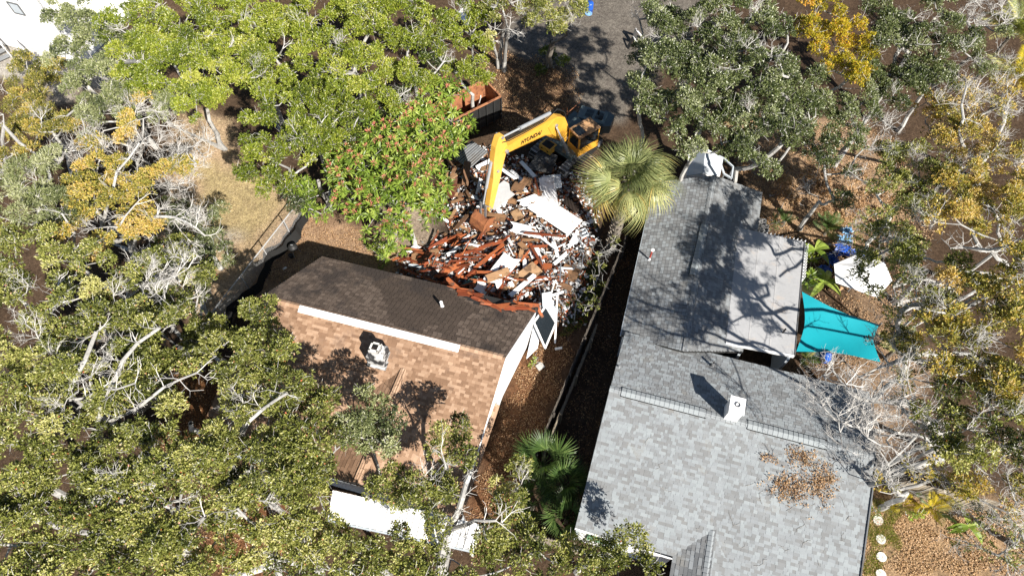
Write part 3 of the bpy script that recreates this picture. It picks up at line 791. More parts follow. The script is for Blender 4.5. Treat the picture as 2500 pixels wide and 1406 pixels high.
# orange front box, hand rails
g = G(); q = P(1338, 358, 1.15); g.box(q, (.75, .95, .42), AX, .6); q_ = g.build('tool_box', M_yellow, ex)
g = G(); g.box(q + UPZ * .22, (.55, .7, .03), AX, .2); g.build('step_plate', M_black, q_)
g = G()
for l in (-.25, .25): g.box(q + fwd * .38 + lft * l, (.02, .14, .1), AX, 0)
g.build('hole', M_black, q_)
g = G()
r0, r1 = P(1392, 262, 2.6), P(1340, 300, 1.6)
g.tube([P(1362, 300, 1.3), P(1362, 300, 2.3), P(1371, 268, 2.3), P(1385, 262, 2.3), P(1385, 290, 1.4)], .022, 6, .3)
g.tube([P(1415, 250, 2.5), P(1370, 290, 2.3)], .03, 6, .3); g.tube([P(1412, 262, 1.5), P(1412, 262, 2.9)], .02, 6, .6)
g.build('handrail', M_rust, ex)
# cab
cr = [P(1385, 318, 2.9), P(1435, 290, 2.9), P(1470, 303, 2.9), P(1421, 340, 2.9)]
cx = nrm(cr[0] - cr[1]); cyv = nrm(cr[3] - cr[0] - cx * ((cr[3] - cr[0]) @ cx)); cc = sum(cr) / 4
CW, CL = 1.12, 1.75
g = G()
g.box(cc - UPZ * .03, (CL, CW, .1), [cx, cyv, UPZ], .55)
cabroof = G(); 
cab = None
gb = G()
for sx in (-1, 1):
    for sy in (-1, 1): gb.bar(cc + cx * sx * (CL / 2 - .06) + cyv * sy * (CW / 2 - .06) - UPZ * 1.75, cc + cx * sx * (CL / 2 - .06) + cyv * sy * (CW / 2 - .06) - UPZ * .05, .09, .09, up=cx, tint=.3)
gb.box(cc - UPZ * 1.45, (CL, CW, .6), [cx, cyv, UPZ], .4)
cab = gb.build('cab', M_yellow, ex)
M_cabroof = surf('dusty_cab_roof', [(0, (.40, .22, .10)), (1, (.56, .35, .19))], .7, 2.5, .25, 12, .003, stain=(.20, .12, .07), stain_scale=3)
cro = g.build('cab_roof', M_cabroof, cab)
g = G()
for s in (-.3, 0, .3): g.box(cc + cyv * s * 1.2 - cx * .35 + UPZ * .03, (.85, .03, .03), [cx, cyv, UPZ], .2)
g.box(cc - UPZ * .0 + UPZ * .025, (CL + .02, .03, .02), [cx, cyv, UPZ], .1); g.build('roof_rib', M_cabroof, cro)
g = G(); g.box(cc + cx * .48 + UPZ * .04, (.62, .74, .03), [cx, cyv, UPZ]); g.build('roof_window', M_glass, cro)
g = G()
g.box(cc + cx * (CL / 2 - .03) - UPZ * .6, (.02, CW - .2, 1.0), [cx, cyv, UPZ])
for sy in (-1, 1): g.box(cc + cyv * sy * (CW / 2 - .03) - UPZ * .6, (CL - .2, .02, 1.0), [cx, cyv, UPZ])
g.box(cc - cx * (CL / 2 - .03) - UPZ * .6, (.02, CW - .2, 1.0), [cx, cyv, UPZ]); g.build('cab_window', M_glass, cab)
g = G(); q = cc + cx * .1 - cyv * 1.15 - UPZ * 1.0; g.box(q, (1.5, .8, .8), [cx, cyv, UPZ], .5); g.build('side_box', M_slate, ex)
# boom, stick, bucket in the arm plane: s forward from the foot, z up
def A_(s, z): return np.array([*(foot + fwd * s)[:2], z])
def plate(name, prof, wd, mat, tint=.6, parent=ex, off=0.0):
    return G().prism([A_(s, z) + lft * (off - wd / 2) for s, z in prof], lft * wd, tint).build(name, mat, parent)
boomp = [(-.15, 1.65), (.3, 1.55), (.85, 2.35), (1.75, 3.5), (2.6, 4.15), (4.4, 4.88), (6.2, 5.52), (6.5, 5.8), (6.2, 6.05), (4.2, 5.62), (2.4, 5.15), (1.3, 4.75), (.55, 4.1), (.05, 2.9), (-.2, 2.0)]
boom = plate('boom', boomp, .42, M_yellow, .55)
G().prism([A_(s, z) + lft * -.25 for s, z in [(1.0, 2.9), (1.9, 3.7), (2.3, 4.6), (1.6, 4.75), (.75, 4.2)]], lft * .5, .45).build('boom_plate', M_yellow, boom)
for s, z in ((1.5, 4.15), (6.2, 5.75), (.05, 1.85)):
    g = G(); g.tube([A_(s, z) - lft * .34, A_(s, z) + lft * .34], .12, 12, .4); g.build('pivot_pin', M_steel, boom)
# boom lettering
cu = bpy.data.curves.new('lettering', 'FONT'); cu.body = 'HYUNDAI'; cu.size = .43; cu.extrude = .004; cu.offset = .018; cu.space_character = 1.08
cu.align_x = 'CENTER'; cu.align_y = 'CENTER'
tmp = bpy.data.objects.new('tmp', cu); COL.objects.link(tmp)
bpy.context.view_layer.update()
me = bpy.data.meshes.new_from_object(tmp.evaluated_get(bpy.context.evaluated_depsgraph_get()))
bpy.data.objects.remove(tmp)
me.materials.clear(); me.materials.append(M_black); me.name = 'lettering'
tdir = nrm(A_(3.0, 4.72) - A_(5.0, 5.40)); tup = nrm(np.cross(lft, tdir)); tup = tup if tup[2] > 0 else -tup
tm = Matrix([[tdir[i], tup[i], np.cross(tdir, tup)[i]] for i in range(3)])
link('lettering', me, boom, A_(3.9, 4.98) + lft * .218 - origin(boom), tm.to_euler())
def cyl(parent, a, b_, k=.55, r=.1, off=0.0):
    a, b_ = a + lft * off, b_ + lft * off; m_ = a + (b_ - a) * k
    g = G(); g.tube([a, m_], r, 12, .75); g.tube([m_ - nrm(b_ - a) * .1, m_], r * 1.15, 12, .5); o = g.build('cylinder_barrel', M_steel, parent)
    g = G(); g.tube([m_, b_], r * .5, 10, 1.0); g.build('piston_rod', M_steel, o)
cyl(ex, A_(1.9, 5.35), A_(6.75, 7.0), .6, .12)
for off in (-.4, .4): cyl(ex, E(1.0, off, 1.3), A_(1.6, 4.1) + lft * 0, .6, .11, off)
g = G()
for k, off in enumerate((-.16, -.05, .08, .18)):
    pts = [A_(.2, 3.4), A_(.6, 4.6), A_(1.4, 5.15 + .1 * k), A_(2.6, 5.35), A_(4.4, 5.85), A_(5.9, 6.35), A_(6.5, 6.7)]
    g.tube([p + lft * off for p in pts], .03, 5, .2)
g.build('hydraulic_hose', M_rubber, boom)
stp = [(6.35, 7.15), (6.75, 7.3), (7.05, 6.7), (7.25, 5.6), (7.35, 4.2), (7.9, 1.6), (7.75, 1.35), (7.5, 1.35), (6.75, 3.6), (6.35, 5.0), (6.0, 5.9)]
stick = plate('stick', stp, .34, M_yellow, .75)
for s, z in ((6.5, 7.1), (7.7, 1.6), (6.95, 4.6)):
    g = G(); g.tube([A_(s, z) - lft * .27, A_(s, z) + lft * .27], .09, 10, .4); g.build('pivot_pin', M_steel, stick)
cyl(stick, A_(7.3, 5.6), A_(8.15, 2.4), .6, .1)
g = G(); g.tube([A_(7.1, 6.6) + lft * -.2, A_(7.5, 5.0) + lft * -.22, A_(7.75, 3.4) + lft * -.2], .03, 5, .2); g.build('hydraulic_hose', M_rubber, stick)
g = G()
for o_ in (-.2, .2): g.bar(A_(8.15, 2.4) + lft * o_, A_(8.25, 1.3) + lft * o_, .05, .14, up=lft, tint=.4); g.bar(A_(8.15, 2.4) + lft * o_, A_(7.75, 1.9) + lft * o_, .05, .12, up=lft, tint=.4)
g.build('bucket_link', M_steel, stick)
# bucket: curved shell between side plates, opening towards the machine
bp_ = [(8.35, 1.55), (8.75, 1.25), (8.95, .75), (8.85, .25), (8.45, -.1 + .15), (7.9, .1), (7.45, .45)]
bw = 1.15
g = G()
V, Q = [], []
for (s, z) in bp_: V += [A_(s, z) - lft * bw / 2, A_(s, z) + lft * bw / 2]
inn = [(8.3, 1.45), (8.65, 1.15), (8.82, .75), (8.72, .35), (8.4, .17), (7.95, .22), (7.5, .5)]
for (s, z) in inn: V += [A_(s, z) - lft * (bw / 2 - .04), A_(s, z) + lft * (bw / 2 - .04)]
n_ = len(bp_)
for i in range(n_ - 1):
    Q.append([2 * i, 2 * i + 1, 2 * i + 3, 2 * i + 2]); k = 2 * n_
    Q.append([k + 2 * i, k + 2 * i + 2, k + 2 * i + 3, k + 2 * i + 1])
g.add(V, Q, tint=.5)
for sg in (-1, 1): g.prism([A_(s, z) + lft * sg * (bw / 2) for s, z in bp_ + [(7.7, 1.05)]], -lft * sg * .04, .45)
bk = g.build('bucket', M_rust, ex)
for k in range(5):
    g = G(); l = -bw / 2 + .12 + k * (bw - .24) / 4
    g.bar(A_(7.55, .42) + lft * l, A_(7.2, .68) + lft * l, .09, .07, tint=.7); g.build('tooth', M_steel, bk)

# ---------------------------------------------------------------- roll-off container
dz = 2.3
d0 = P(1222, 236, dz); dl = nrm(P(1140, 277, dz) - d0); dw = nrm(P(1181, 203, dz) - d0)
dw = nrm(dw - dl * (dw @ dl)); DL, DW = 5.6, 1.95
dp = thing('rolloff_container', 'black roll-off waste container with a rusty inside and a rusty rim', 'container', d0 * [1, 1, 0] + dl * DL / 2 + dw * DW / 2)
o = d0 * [1, 1, 0]
C4 = [o, o + dl * DL, o + dl * DL + dw * DW, o + dw * DW]
for i in range(4):
    a, b_ = C4[i], C4[(i + 1) % 4]; ctr = sum(C4) / 4
    n = hdir((a + b_) / 2, ctr)
    G().prism([a + UPZ * .2, b_ + UPZ * .2, b_ + UPZ * dz, a + UPZ * dz], n * .03, .4).build('side_panel', M_black, dp)
    G().prism([a + n * .033 + UPZ * .25, b_ + n * .033 + UPZ * .25, b_ + n * .033 + UPZ * (dz - .02), a + n * .033 + UPZ * (dz - .02)], n * .02, .6).build('inner_lining', M_rust, dp)
    G().bar(a + UPZ * dz, b_ + UPZ * dz, .11, .1, tint=.75).build('rim', M_rust, dp)
    L = np.linalg.norm(b_ - a)
    for k in range(int(L / .6) + 1):
        q = a + nrm(b_ - a) * min(k * .6, L) - n * .05
        G().bar(q + UPZ * .2, q + UPZ * (dz - .06), .1, .1, up=n, tint=.6).build('rib', M_black, dp)
G().prism([c_ + UPZ * .2 for c_ in C4], UPZ * .06, .3).build('floor', M_rust, dp)
pl = G().bar(P(1174, 236, dz + .1), P(1166, 262, 1.2), .2, .04, up=(1, 0, .3), tint=.9).build('plank', M_white)
tag(pl, 'white plank standing up out of the rusty waste container', 'plank')

# ---------------------------------------------------------------- rubble heap
PILE = [(1105, 370), (1180, 345), (1330, 395), (1420, 405), (1462, 500), (1440, 600), (1430, 700), (1400, 790), (1335, 785), (1240, 745), (1130, 705), (1000, 680), (960, 640), (1010, 610), (1100, 570), (1075, 480)]
pw = np.array(gpoly(PILE, .5)); pcx = pw.mean(0)
HUMPS = [(1210, 470, 2.1, 1.2), (1300, 480, 1.9, 1.3), (1250, 610, 1.7, 1.2), (1240, 690, 1.4, 1.3), (1330, 560, 1.6, 1.3), (1150, 620, .9, 1.5), (1060, 650, .6, 1.5), (1350, 680, 1.0, 1.2), (1390, 560, .7, 1.2), (1130, 430, 1.0, 1.1)]
HW = [(P(x, y, .8)[:2], s, h) for x, y, s, h in HUMPS]
def pile_h(x, y):
    x, y = np.asarray(x, float), np.asarray(y, float)
    h = np.zeros_like(x)
    for c_, s, a in HW: h = np.maximum(h, a * np.exp(-((x - c_[0]) ** 2 + (y - c_[1]) ** 2) / (s * s)))
    return h * .95 + .05 * np.sin(x * 3.1) * np.cos(y * 2.7)
gx = np.arange(pw[:, 0].min() - 1, pw[:, 0].max() + 1, .16); gy = np.arange(pw[:, 1].min() - 1, pw[:, 1].max() + 1, .16)
XX, YY = np.meshgrid(gx, gy)
HZ = pile_h(XX, YY) + RNG.uniform(-.1, .1, XX.shape); HZ = np.where(HZ < .12, -.12, HZ - .12)
I = np.arange(XX.size).reshape(XX.shape)
Qp = np.stack([I[:-1, :-1], I[:-1, 1:], I[1:, 1:], I[1:, :-1]], -1).reshape(-1, 4)
rb = link('rubble', raw_mesh('rubble', np.c_[XX.ravel() + RNG.uniform(-.05, .05, XX.size), YY.ravel(), HZ.ravel()], Qp, tint=RNG.uniform(0, 1, len(Qp)), mat=M_rubble))
tag(rb, 'dark crushed rubble under the broken boards of the heap', None, None, 'stuff')
def on_pile(x, y, z=.8):
    p = P(x, y, z)
    for _ in range(4): p = P(x, y, float(pile_h(p[0], p[1])))
    return p
def tilt_axes(yaw, pitch, roll):
    x = np.array([math.cos(yaw) * math.cos(pitch), math.sin(yaw) * math.cos(pitch), math.sin(pitch)])
    y = np.array([-math.sin(yaw), math.cos(yaw), 0.]); z = np.cross(x, y)
    y, z = y * math.cos(roll) + z * math.sin(roll), -y * math.sin(roll) + z * math.cos(roll)
    return [x, y, z]
def slabp(c, L, W, T, A, jag, r):
    """a board with broken ends"""
    x, y, z = A
    n = 3
    pts = []
    for k in range(n + 1): pts.append((L / 2 + r.uniform(-jag, jag), -W / 2 + W * k / n))
    for k in range(n + 1): pts.append((-L / 2 + r.uniform(-jag, jag), W / 2 - W * k / n))
    return [c + x * a + y * b_ - z * T / 2 for a, b_ in pts], z * T
# named large pieces: px, py, length, width, thickness, yaw (image-ish degrees), pitch, roll, material, tint, name, label, category
def debris(x, y, L, W, T, yaw, pit, rol, mat, tint, name, label, cat, lift=.12, group=None, jag=.06, r=random.Random(3)):
    c = on_pile(x, y) + UPZ * (lift + abs(math.sin(rad(pit))) * L * .3)
    poly, e = slabp(c, L, W, T, tilt_axes(rad(yaw), rad(pit), rad(rol)), jag, r)
    o = G().prism(poly, e, tint).build(name, mat)
    return tag(o, label, cat, group)
debris(1352, 535, 3.4, 1.35, .06, -42, 4, 6, M_panel, 1.0, 'wall_panel', 'largest white wall panel lying diagonally across the right of the rubble', 'panel', .45, jag=.05)
debris(1338, 478, 2.1, 1.0, .05, 96, 8, -5, M_panel, .9, 'wall_panel', 'upright white panel with a speckled blue-grey top end behind the largest white panel', 'panel', .35)
debris(1347, 457, 1.15, 1.0, .03, 2, 6, 10, M_siding, .5, 'speckled_board', 'blue-grey speckled square board at the top end of the upright white panel', 'board', .5)
debris(1217, 490, 1.9, 1.2, .05, 38, 10, 12, M_panel, .12, 'plaster_sheet', 'grey plaster sheet lying right of the excavator stick', 'sheet', .4, jag=.15)
debris(1198, 462, .9, .7, .04, -50, 15, -20, M_grey, .3, 'roofing_sheet', 'dark grey torn sheet right beside the excavator stick', 'sheet', .4, jag=.12)
debris(1265, 470, .8, .6, .05, -35, 12, 15, M_wood_tan, .2, 'board_offcut', 'brown splintered offcut between the stick and the white panels', 'board', .5)
debris(1284, 458, .65, .55, .1, -25, 5, 10, M_wood_tan, .3, 'wooden_block', 'brown cracked wooden block left of the speckled board', 'block', .6)
debris(1287, 432, 1.9, .26, .05, -62, 14, 0, M_white, .9, 'white_board', 'curved white board leaning above the brown wooden block', 'board', .7)
debris(1240, 440, 1.5, .22, .05, -48, 10, 8, M_white, .9, 'white_board', 'narrow white board crossing just right of the upper stick', 'board', .6)
debris(1262, 447, 1.3, .24, .04, -52, 6, -8, M_panel, .6, 'pale_board', 'pale grey board parallel to the narrow white board', 'board', .7)
debris(1310, 470, 1.5, .12, .05, -82, 8, 0, M_wood_red, .7, 'red_board', 'thin red board upright beside the white panels', 'board', .6)
debris(1290, 500, 1.2, .45, .04, 20, 8, 20, M_panel, .95, 'white_fragment', 'white plaster fragment left of the upright white panel', 'fragment', .45, jag=.15)
debris(1262, 536, .8, .62, .05, -65, 5, 5, M_wood_tan, .75, 'plywood_square', 'light tan plywood square right of the bucket', 'plywood', .5, jag=.03)
debris(1205, 540, 1.6, .6, .05, -15, 8, 0, M_wood_tan, .35, 'brown_board', 'brown board lying behind the rusty bucket', 'board', .4)
debris(1285, 572, 1.9, .7, .05, -18, 4, 8, M_panel, .95, 'white_sheet', 'crumpled white sheet below the largest white panel', 'sheet', .4, jag=.25)
debris(1330, 585, 2.6, .14, .06, -8, 3, 0, M_wood_red, .35, 'red_beam', 'long dark red beam running under the largest white panel', 'beam', .5)
debris(1170, 620, 3.0, .16, .08, 18, 3, 0, M_wood_red, .6, 'red_beam', 'long red beam slanting across the middle of the left rubble', 'beam', .55)
debris(1118, 660, 2.9, .34, .07, 28, 6, 10, M_wood_red, .95, 'orange_beam', 'brightest orange split beam near the roof of the brown house', 'beam', .45, jag=.2)
debris(1195, 640, 2.4, .2, .06, 42, 8, 0, M_wood_red, .75, 'red_board', 'split red board fanning out above the orange beam', 'board', .6)
debris(1040, 632, 1.7, .8, .05, 12, 3, 4, M_wood_tan, .35, 'plywood_sheet', 'brown plywood sheet at the left tip of the rubble', 'plywood', .25)
debris(1010, 612, .8, .35, .04, 30, 8, 0, M_white, .9, 'white_fragment', 'white fragment at the far left end of the rubble', 'fragment', .2, jag=.12)
debris(1030, 655, 1.6, .2, .05, -8, 2, 0, M_siding, .4, 'grey_board', 'pale grey board beneath the left plywood sheet', 'board', .2)
debris(1225, 668, 2.2, 1.1, .05, 55, 4, 0, M_panel, 1.0, 'ceiling_panel', 'bright white ceiling panel in the middle of the lower rubble', 'panel', .4, jag=.2)
debris(1215, 685, 1.4, .5, .05, 20, 6, 12, M_wood_tan, .6, 'plywood_strip', 'tan plywood strip lying over the white ceiling panel', 'plywood', .6)
debris(1285, 682, 1.7, .9, .05, 40, 5, 6, M_wood_tan, .7, 'plywood_sheet', 'tan plywood sheet right of the white ceiling panel', 'plywood', .45, jag=.1)
debris(1292, 665, 2.0, .2, .06, 35, 6, 0, M_wood_red, .8, 'red_board', 'red board lying over the tan plywood sheet', 'board', .6)
debris(1205, 680, 2.0, .16, .06, -3, 2, 0, M_wood_red, .9, 'red_lath', 'horizontal red lath crossing the white ceiling panel', 'lath', .7)
debris(1275, 710, 2.0, .28, .06, 42, 4, 0, M_white, .95, 'white_beam', 'thick white beam pointing at the rear corner of the brown roof', 'beam', .6)
debris(1180, 712, 1.2, .7, .05, -35, 5, 8, M_panel, .95, 'white_fragment', 'white pointed fragment close above the torn roof edge', 'fragment', .4, jag=.2)
debris(1150, 690, 1.3, .2, .05, 38, 4, 0, M_teal, .5, 'teal_board', 'narrow teal board in the dark hollow above the torn roof edge', 'board', .3)
debris(1165, 698, .7, .3, .05, 10, 4, 0, M_teal, .9, 'teal_board', 'short pale teal offcut beside the narrow teal board', 'board', .35)
debris(1310, 640, 2.6, .18, .1, -66, 5, 0, M_wood_red, .3, 'red_beam', 'steep dark red beam right of the middle of the heap', 'beam', .6)
debris(1322, 650, 2.3, .2, .06, -70, 3, 0, M_panel, .7, 'pale_beam', 'long pale beam parallel to the steep dark red beam', 'beam', .6)
debris(1353, 610, 1.9, .2, .05, -80, 3, 0, M_white, .8, 'white_beam', 'steep white beam below the largest white panel', 'beam', .5)
debris(1333, 602, 2.0, .14, .05, -45, 3, 0, M_panel, .8, 'pale_board', 'pale board crossing behind the steep white beam', 'board', .5)
debris(1390, 672, 1.1, .95, .06, -28, 3, 4, M_wood_tan, .4, 'nailed_boards', 'brown square plank panel at the right edge of the rubble', 'panel', .25, jag=.02)
debris(1371, 700, 1.3, .35, .06, -28, 3, 4, M_wood_tan, .15, 'nailed_boards', 'darker brown board below the brown square plank panel', 'board', .2, jag=.03)
debris(1335, 662, .5, .45, .1, -12, 8, 0, M_wood_red, .8, 'orange_block', 'small orange wooden block right of the steep beams', 'block', .5)
debris(1408, 658, .75, .6, .05, 5, 2, 0, M_concrete, .3, 'concrete_slab', 'mottled grey slab beside the brown square plank panel', 'slab', .1, jag=.06)
debris(1409, 696, .6, .35, .04, 50, 2, 0, M_panel, .8, 'white_tile', 'pale tile below the mottled grey slab', 'tile', .1)
debris(1440, 590, .8, .45, .03, -30, 4, 0, M_grey, .6, 'grey_sheet', 'grey flat sheet by the foot of the tall palm', 'sheet', .1)
debris(1436, 622, .9, .4, .03, 80, 4, 0, M_fence, .8, 'grey_board', 'weathered board by the wooden fence right of the heap', 'board', .1)
debris(1440, 547, .5, .3, .02, 35, 4, 0, M_siding, .9, 'blue_white_sheet', 'small pale blue sheet near the foot of the palm', 'sheet', .25)
debris(1428, 552, .45, .12, .02, 5, 4, 0, M_siding, 1, 'blue_white_strip', 'small pale blue strip beside the pale blue sheet', 'strip', .25)
debris(1340, 515, 1.2, .9, .2, -55, 8, 16, M_dark, .6, 'charred_block', 'dark charred roof piece behind the largest white panel', 'fragment', .2, jag=.3)
debris(1385, 500, 2.2, .5, .15, -50, 6, 8, M_dark, .3, 'charred_beam', 'black charred beam along the right of the largest white panel', 'beam', .2, jag=.2)
debris(1110, 470, 1.6, .5, .08, 70, 8, 10, M_wood_red, .05, 'brown_board', 'dark brown upright board left of the stick', 'board', .5)
debris(1140, 440, 1.8, .45, .1, 85, 10, 20, M_wood_tan, .05, 'brown_board', 'tall brown board standing left of the excavator stick', 'board', .6)
debris(1128, 395, .9, .4, .05, -50, 10, 8, M_fence_tan, .5, 'beige_board', 'beige board below the fallen corrugated metal sheet', 'board', .4)
debris(1186, 413, 1.3, .4, .04, 30, 5, 8, M_white, .9, 'white_board', 'white board ending under the excavator elbow', 'board', .5)
debris(1333, 425, 1.0, .5, .08, 5, 6, 8, M_wood_tan, .2, 'brown_board', 'brown board in front of the excavator tracks', 'board', .4)
# fallen corrugated metal sheet
cs = thing('corrugated_metal_sheet', 'grey corrugated metal sheet fallen between the container and the mango tree', 'metal sheet', P(1150, 375, .7))
cA, cB, cC, cD = P(1104, 382, 1.0), P(1152, 343, 1.2), P(1190, 372, 1.0), P(1145, 414, .8)
G().prism([cA, cB, cC, cD], -UPZ * .02, .5).build('sheet', M_steel, cs)
for i in range(9):
    k = (i + .5) / 9
    G().bar(cA + (cD - cA) * k + UPZ * .02, cB + (cC - cB) * k + UPZ * .02, .07, .05, tint=.2 + .1 * (i % 3)).build('rib', M_grey, cs)
# dark slatted mat right of the tracks
mt_ = thing('track_mat', 'dark ribbed rubber mat lying below the excavator boom', 'mat', P(1315, 395, .3))
mA, mB, mC, mD = P(1283, 412, .75), P(1322, 368, .75), P(1362, 380, .75), P(1345, 425, .75)
G().prism([mA, mB, mC, mD], -UPZ * .05, .5).build('mat_sheet', M_black, mt_)
for i in range(15):
    k = (i + .5) / 15
    G().bar(mA + (mB - mA) * k + UPZ * .02, mD + (mC - mD) * k + UPZ * .02, .04, .04, tint=.35).build('rib', M_grey, mt_)
# scattered boards: individually countable, three look-alike kinds by where they lie
KINDS = [
    ('red_splinter', M_wood_red, [(960, 640), (1100, 575), (1300, 590), (1340, 700), (1300, 755), (1000, 690)], 130, (.35, 2.0), (.05, .16), (-25, 80), (.2, 1), 'rust-red board', 'board', 'splintered rust-red boards'),
    ('white_scrap', M_panel, [(1130, 430), (1420, 560), (1400, 700), (1330, 760), (1160, 720), (1040, 640)], 80, (.25, 1.1), (.06, .3), (-90, 90), (.5, 1), 'whitish board scrap', 'board', 'pale scraps of board'),
    ('brown_scrap', M_wood_tan, [(1090, 400), (1300, 400), (1330, 560), (1250, 760), (1100, 560)], 60, (.3, 1.2), (.1, .4), (-90, 90), (.0, .75), 'brown wood scrap', 'board', 'brown wooden scraps'),
    ('metal_scrap', M_steel, [(1310, 560), (1430, 560), (1420, 780), (1320, 780)], 16, (.5, 1.8), (.04, .08), (-100, -40), (.3, 1), 'grey metal strip', 'strip', 'thin metal strips'),
]
rr = random.Random(8)
LANDMARKS = [(1170, 560, 'by the bucket'), (1010, 630, 'at the left tip of the heap'), (1060, 600, 'near the mango trunk'), (1100, 660, 'beside the orange beam'), (1150, 720, 'at the torn roof edge'), (1250, 750, 'by the roof corner'), (1225, 670, 'round the ceiling panel'), (1285, 690, 'on the tan plywood'), (1350, 530, 'under the largest white panel'), (1330, 610, 'below the largest white panel'), (1310, 660, 'among the steep beams'), (1390, 680, 'by the square plank panel'), (1350, 730, 'behind the window frame'), (1355, 770, 'beside the white downpipe'), (1130, 430, 'under the corrugated sheet'), (1140, 500, 'left of the stick'), (1220, 440, 'right of the upper stick'), (1225, 500, 'on the plaster sheet'), (1290, 450, 'by the speckled board'), (1265, 545, 'by the plywood square'), (1190, 600, 'in front of the bucket'), (1250, 610, 'in the middle of the heap'), (1410, 600, 'near the palm foot')]
for name, mat, poly, n, LR, WR, YR, TR, label, cat, grp in KINDS:
    k = 0
    bx = [p[0] for p in poly]; by = [p[1] for p in poly]
    while k < n:
        x, y = rr.uniform(min(bx), max(bx)), rr.uniform(min(by), max(by))
        if not in_poly(x, y, poly): continue
        q = on_pile(x, y); 
        if in_poly(q[0], q[1], [tuple(v[:2]) for v in (bbL, bbR + bd * .1, brR, brL)]): continue
        LL, WW_, tt_ = rr.uniform(*LR), rr.uniform(*WR), rr.uniform(*TR)
        if name == 'red_splinter' and rr.random() < .3: LL *= .5
        kk = (tt_ - TR[0]) / (TR[1] - TR[0]); ll_ = (LL - LR[0]) / (LR[1] - LR[0])
        adj = ('dark', 'mid-toned', 'bright')[min(2, int(kk * 3))]; siz = ('short', 'medium-long', 'long')[min(2, max(0, int(ll_ * 3)))]
        fat = 'narrow' if (WW_ - WR[0]) / (WR[1] - WR[0]) < .5 else 'wide'
        lm = min(LANDMARKS, key=lambda m_: (m_[0] - x) ** 2 + (m_[1] - y) ** 2)[2]
        debris(x, y, LL, WW_, rr.uniform(.02, .07), rr.uniform(*YR), rr.uniform(-12, 22), rr.uniform(-25, 25), mat, tt_, name, '%s %s %s %s %s' % (siz, fat, adj, label, lm), cat, rr.uniform(.1, .5), grp, .08, rr)
        k += 1
# small crumbs
g = G(); rg = np.random.default_rng(4)
for mat, n, tn, nm, lb in ((M_wood_red, 1900, (0, 1), 'splinters', 'small red wood splinters strewn through the heap'), (M_panel, 1700, (.2, 1), 'plaster_crumbs', 'small white plaster crumbs strewn over the heap'), (M_grey, 1500, (0, 1), 'grey_crumbs', 'small grey debris crumbs over the heap and its edges'), (M_wood_tan, 1100, (0, .8), 'brown_crumbs', 'small brown wood crumbs strewn over the heap'), (M_dark, 500, (0, 1), 'charred_crumbs', 'small dark charred bits over the heap')):
    g = G(); k = 0
    while k < n:
        x, y = rg.uniform(pw[:, 0].min(), pw[:, 0].max()), rg.uniform(pw[:, 1].min(), pw[:, 1].max())
        if not in_poly(x + rg.normal(0, .35), y + rg.normal(0, .35), pw): continue
        if in_poly(x, y, [tuple(v[:2]) for v in (bbL, bbR, brR, brL)]): continue
        L = rg.uniform(.08, .5) if mat is M_wood_red else rg.uniform(.05, .3)
        z = float(pile_h(x, y)) + rg.uniform(0, .22)
        g.box((x, y, z), (L, rg.uniform(.03, .09) if mat is M_wood_red else rg.uniform(.04, .2), rg.uniform(.01, .05)), tilt_axes(rg.uniform(0, 3.14), rg.normal(0, .35), rg.normal(0, .5)), rg.uniform(*tn)); k += 1
    tag(g.build(nm, mat), lb, None, None, 'stuff')
# torn roof edge: red decking boards along the tear
tr_ = [(1108, 704), (1140, 722), (1175, 742), (1210, 755), (1245, 762), (1290, 752)]
for i in range(22):
    k = i / 21 * (len(tr_) - 1); j = min(int(k), len(tr_) - 2); f_ = k - j
    x, y = tr_[j][0] + (tr_[j + 1][0] - tr_[j][0]) * f_, tr_[j][1] + (tr_[j + 1][1] - tr_[j][1]) * f_ - 6
    q = ray_plane(x, y, bbL, nbB) + UPZ * .05
    ya = math.atan2(bd[1], bd[0]) + rr.uniform(-.5, .35)
    poly, e = slabp(q, rr.uniform(.5, 1.5), rr.uniform(.1, .3), .03, tilt_axes(ya, rr.uniform(-.15, .2), rr.uniform(-.3, .6)), .12, rr)
    G().prism(poly, e, rr.uniform(.35, 1)).build('torn_decking', M_wood_red, bh)
# leaning window frame, siding sheets, pipes by the torn corner
wf_ = thing('window_frame', 'white aluminium window frame leaning at the torn corner of the brown house', 'window frame', P(1335, 810, .2))
wc = [P(1303, 787, 2.0), P(1332, 748, 2.1), P(1357, 789, 1.0), P(1331, 850, .6)]
for i in range(4): G().bar(wc[i], wc[(i + 1) % 4], .09, .12, tint=.8).build('frame_bar', M_white, wf_)
G().prism([p - UPZ * .02 for p in wc], -UPZ * .01, .5).build('pane', M_glass, wf_)
tag(G().sheet(P(1310, 760, 1.9), P(1330, 758, 1.7), P(1312, 850, .4), P(1285, 876, .3), .03, .9).build('siding_sheet', M_siding), 'white siding sheet hanging down beside the gable wall', 'siding sheet')
tag(G().sheet(P(1323, 716, 1.3), P(1345, 712, 1.2), P(1350, 750, 1.0), P(1325, 765, 1.3), .03, .6).build('siding_sheet', M_siding), 'pale blue siding sheet behind the leaning window frame', 'siding sheet')
tag(G().sheet(P(1345, 735, .9), P(1362, 760, .8), P(1354, 800, .5), P(1340, 790, .7), .03, .3).build('siding_sheet', M_siding), 'ribbed blue-grey siding sheet right of the leaning window frame', 'siding sheet')
tag(G().bar(P(1361, 718, .9), P(1355, 838, .2), .1, .07, tint=.9).build('white_downpipe', M_white), 'long white downpipe lying right of the leaning window frame', 'downpipe')
tag(G().bar(P(1312, 752, 2.4), P(1325, 775, 2.2), .16, .12, tint=.85).build('orange_block', M_wood_red), 'orange timber end on top of the leaning window frame', 'timber')
tag(G().bar(P(1355, 852, .06), P(1372, 849, .06), .12, .1, tint=.9).build('white_pipe_piece', M_white), 'short white pipe piece on the litter by the gable wall', 'pipe')
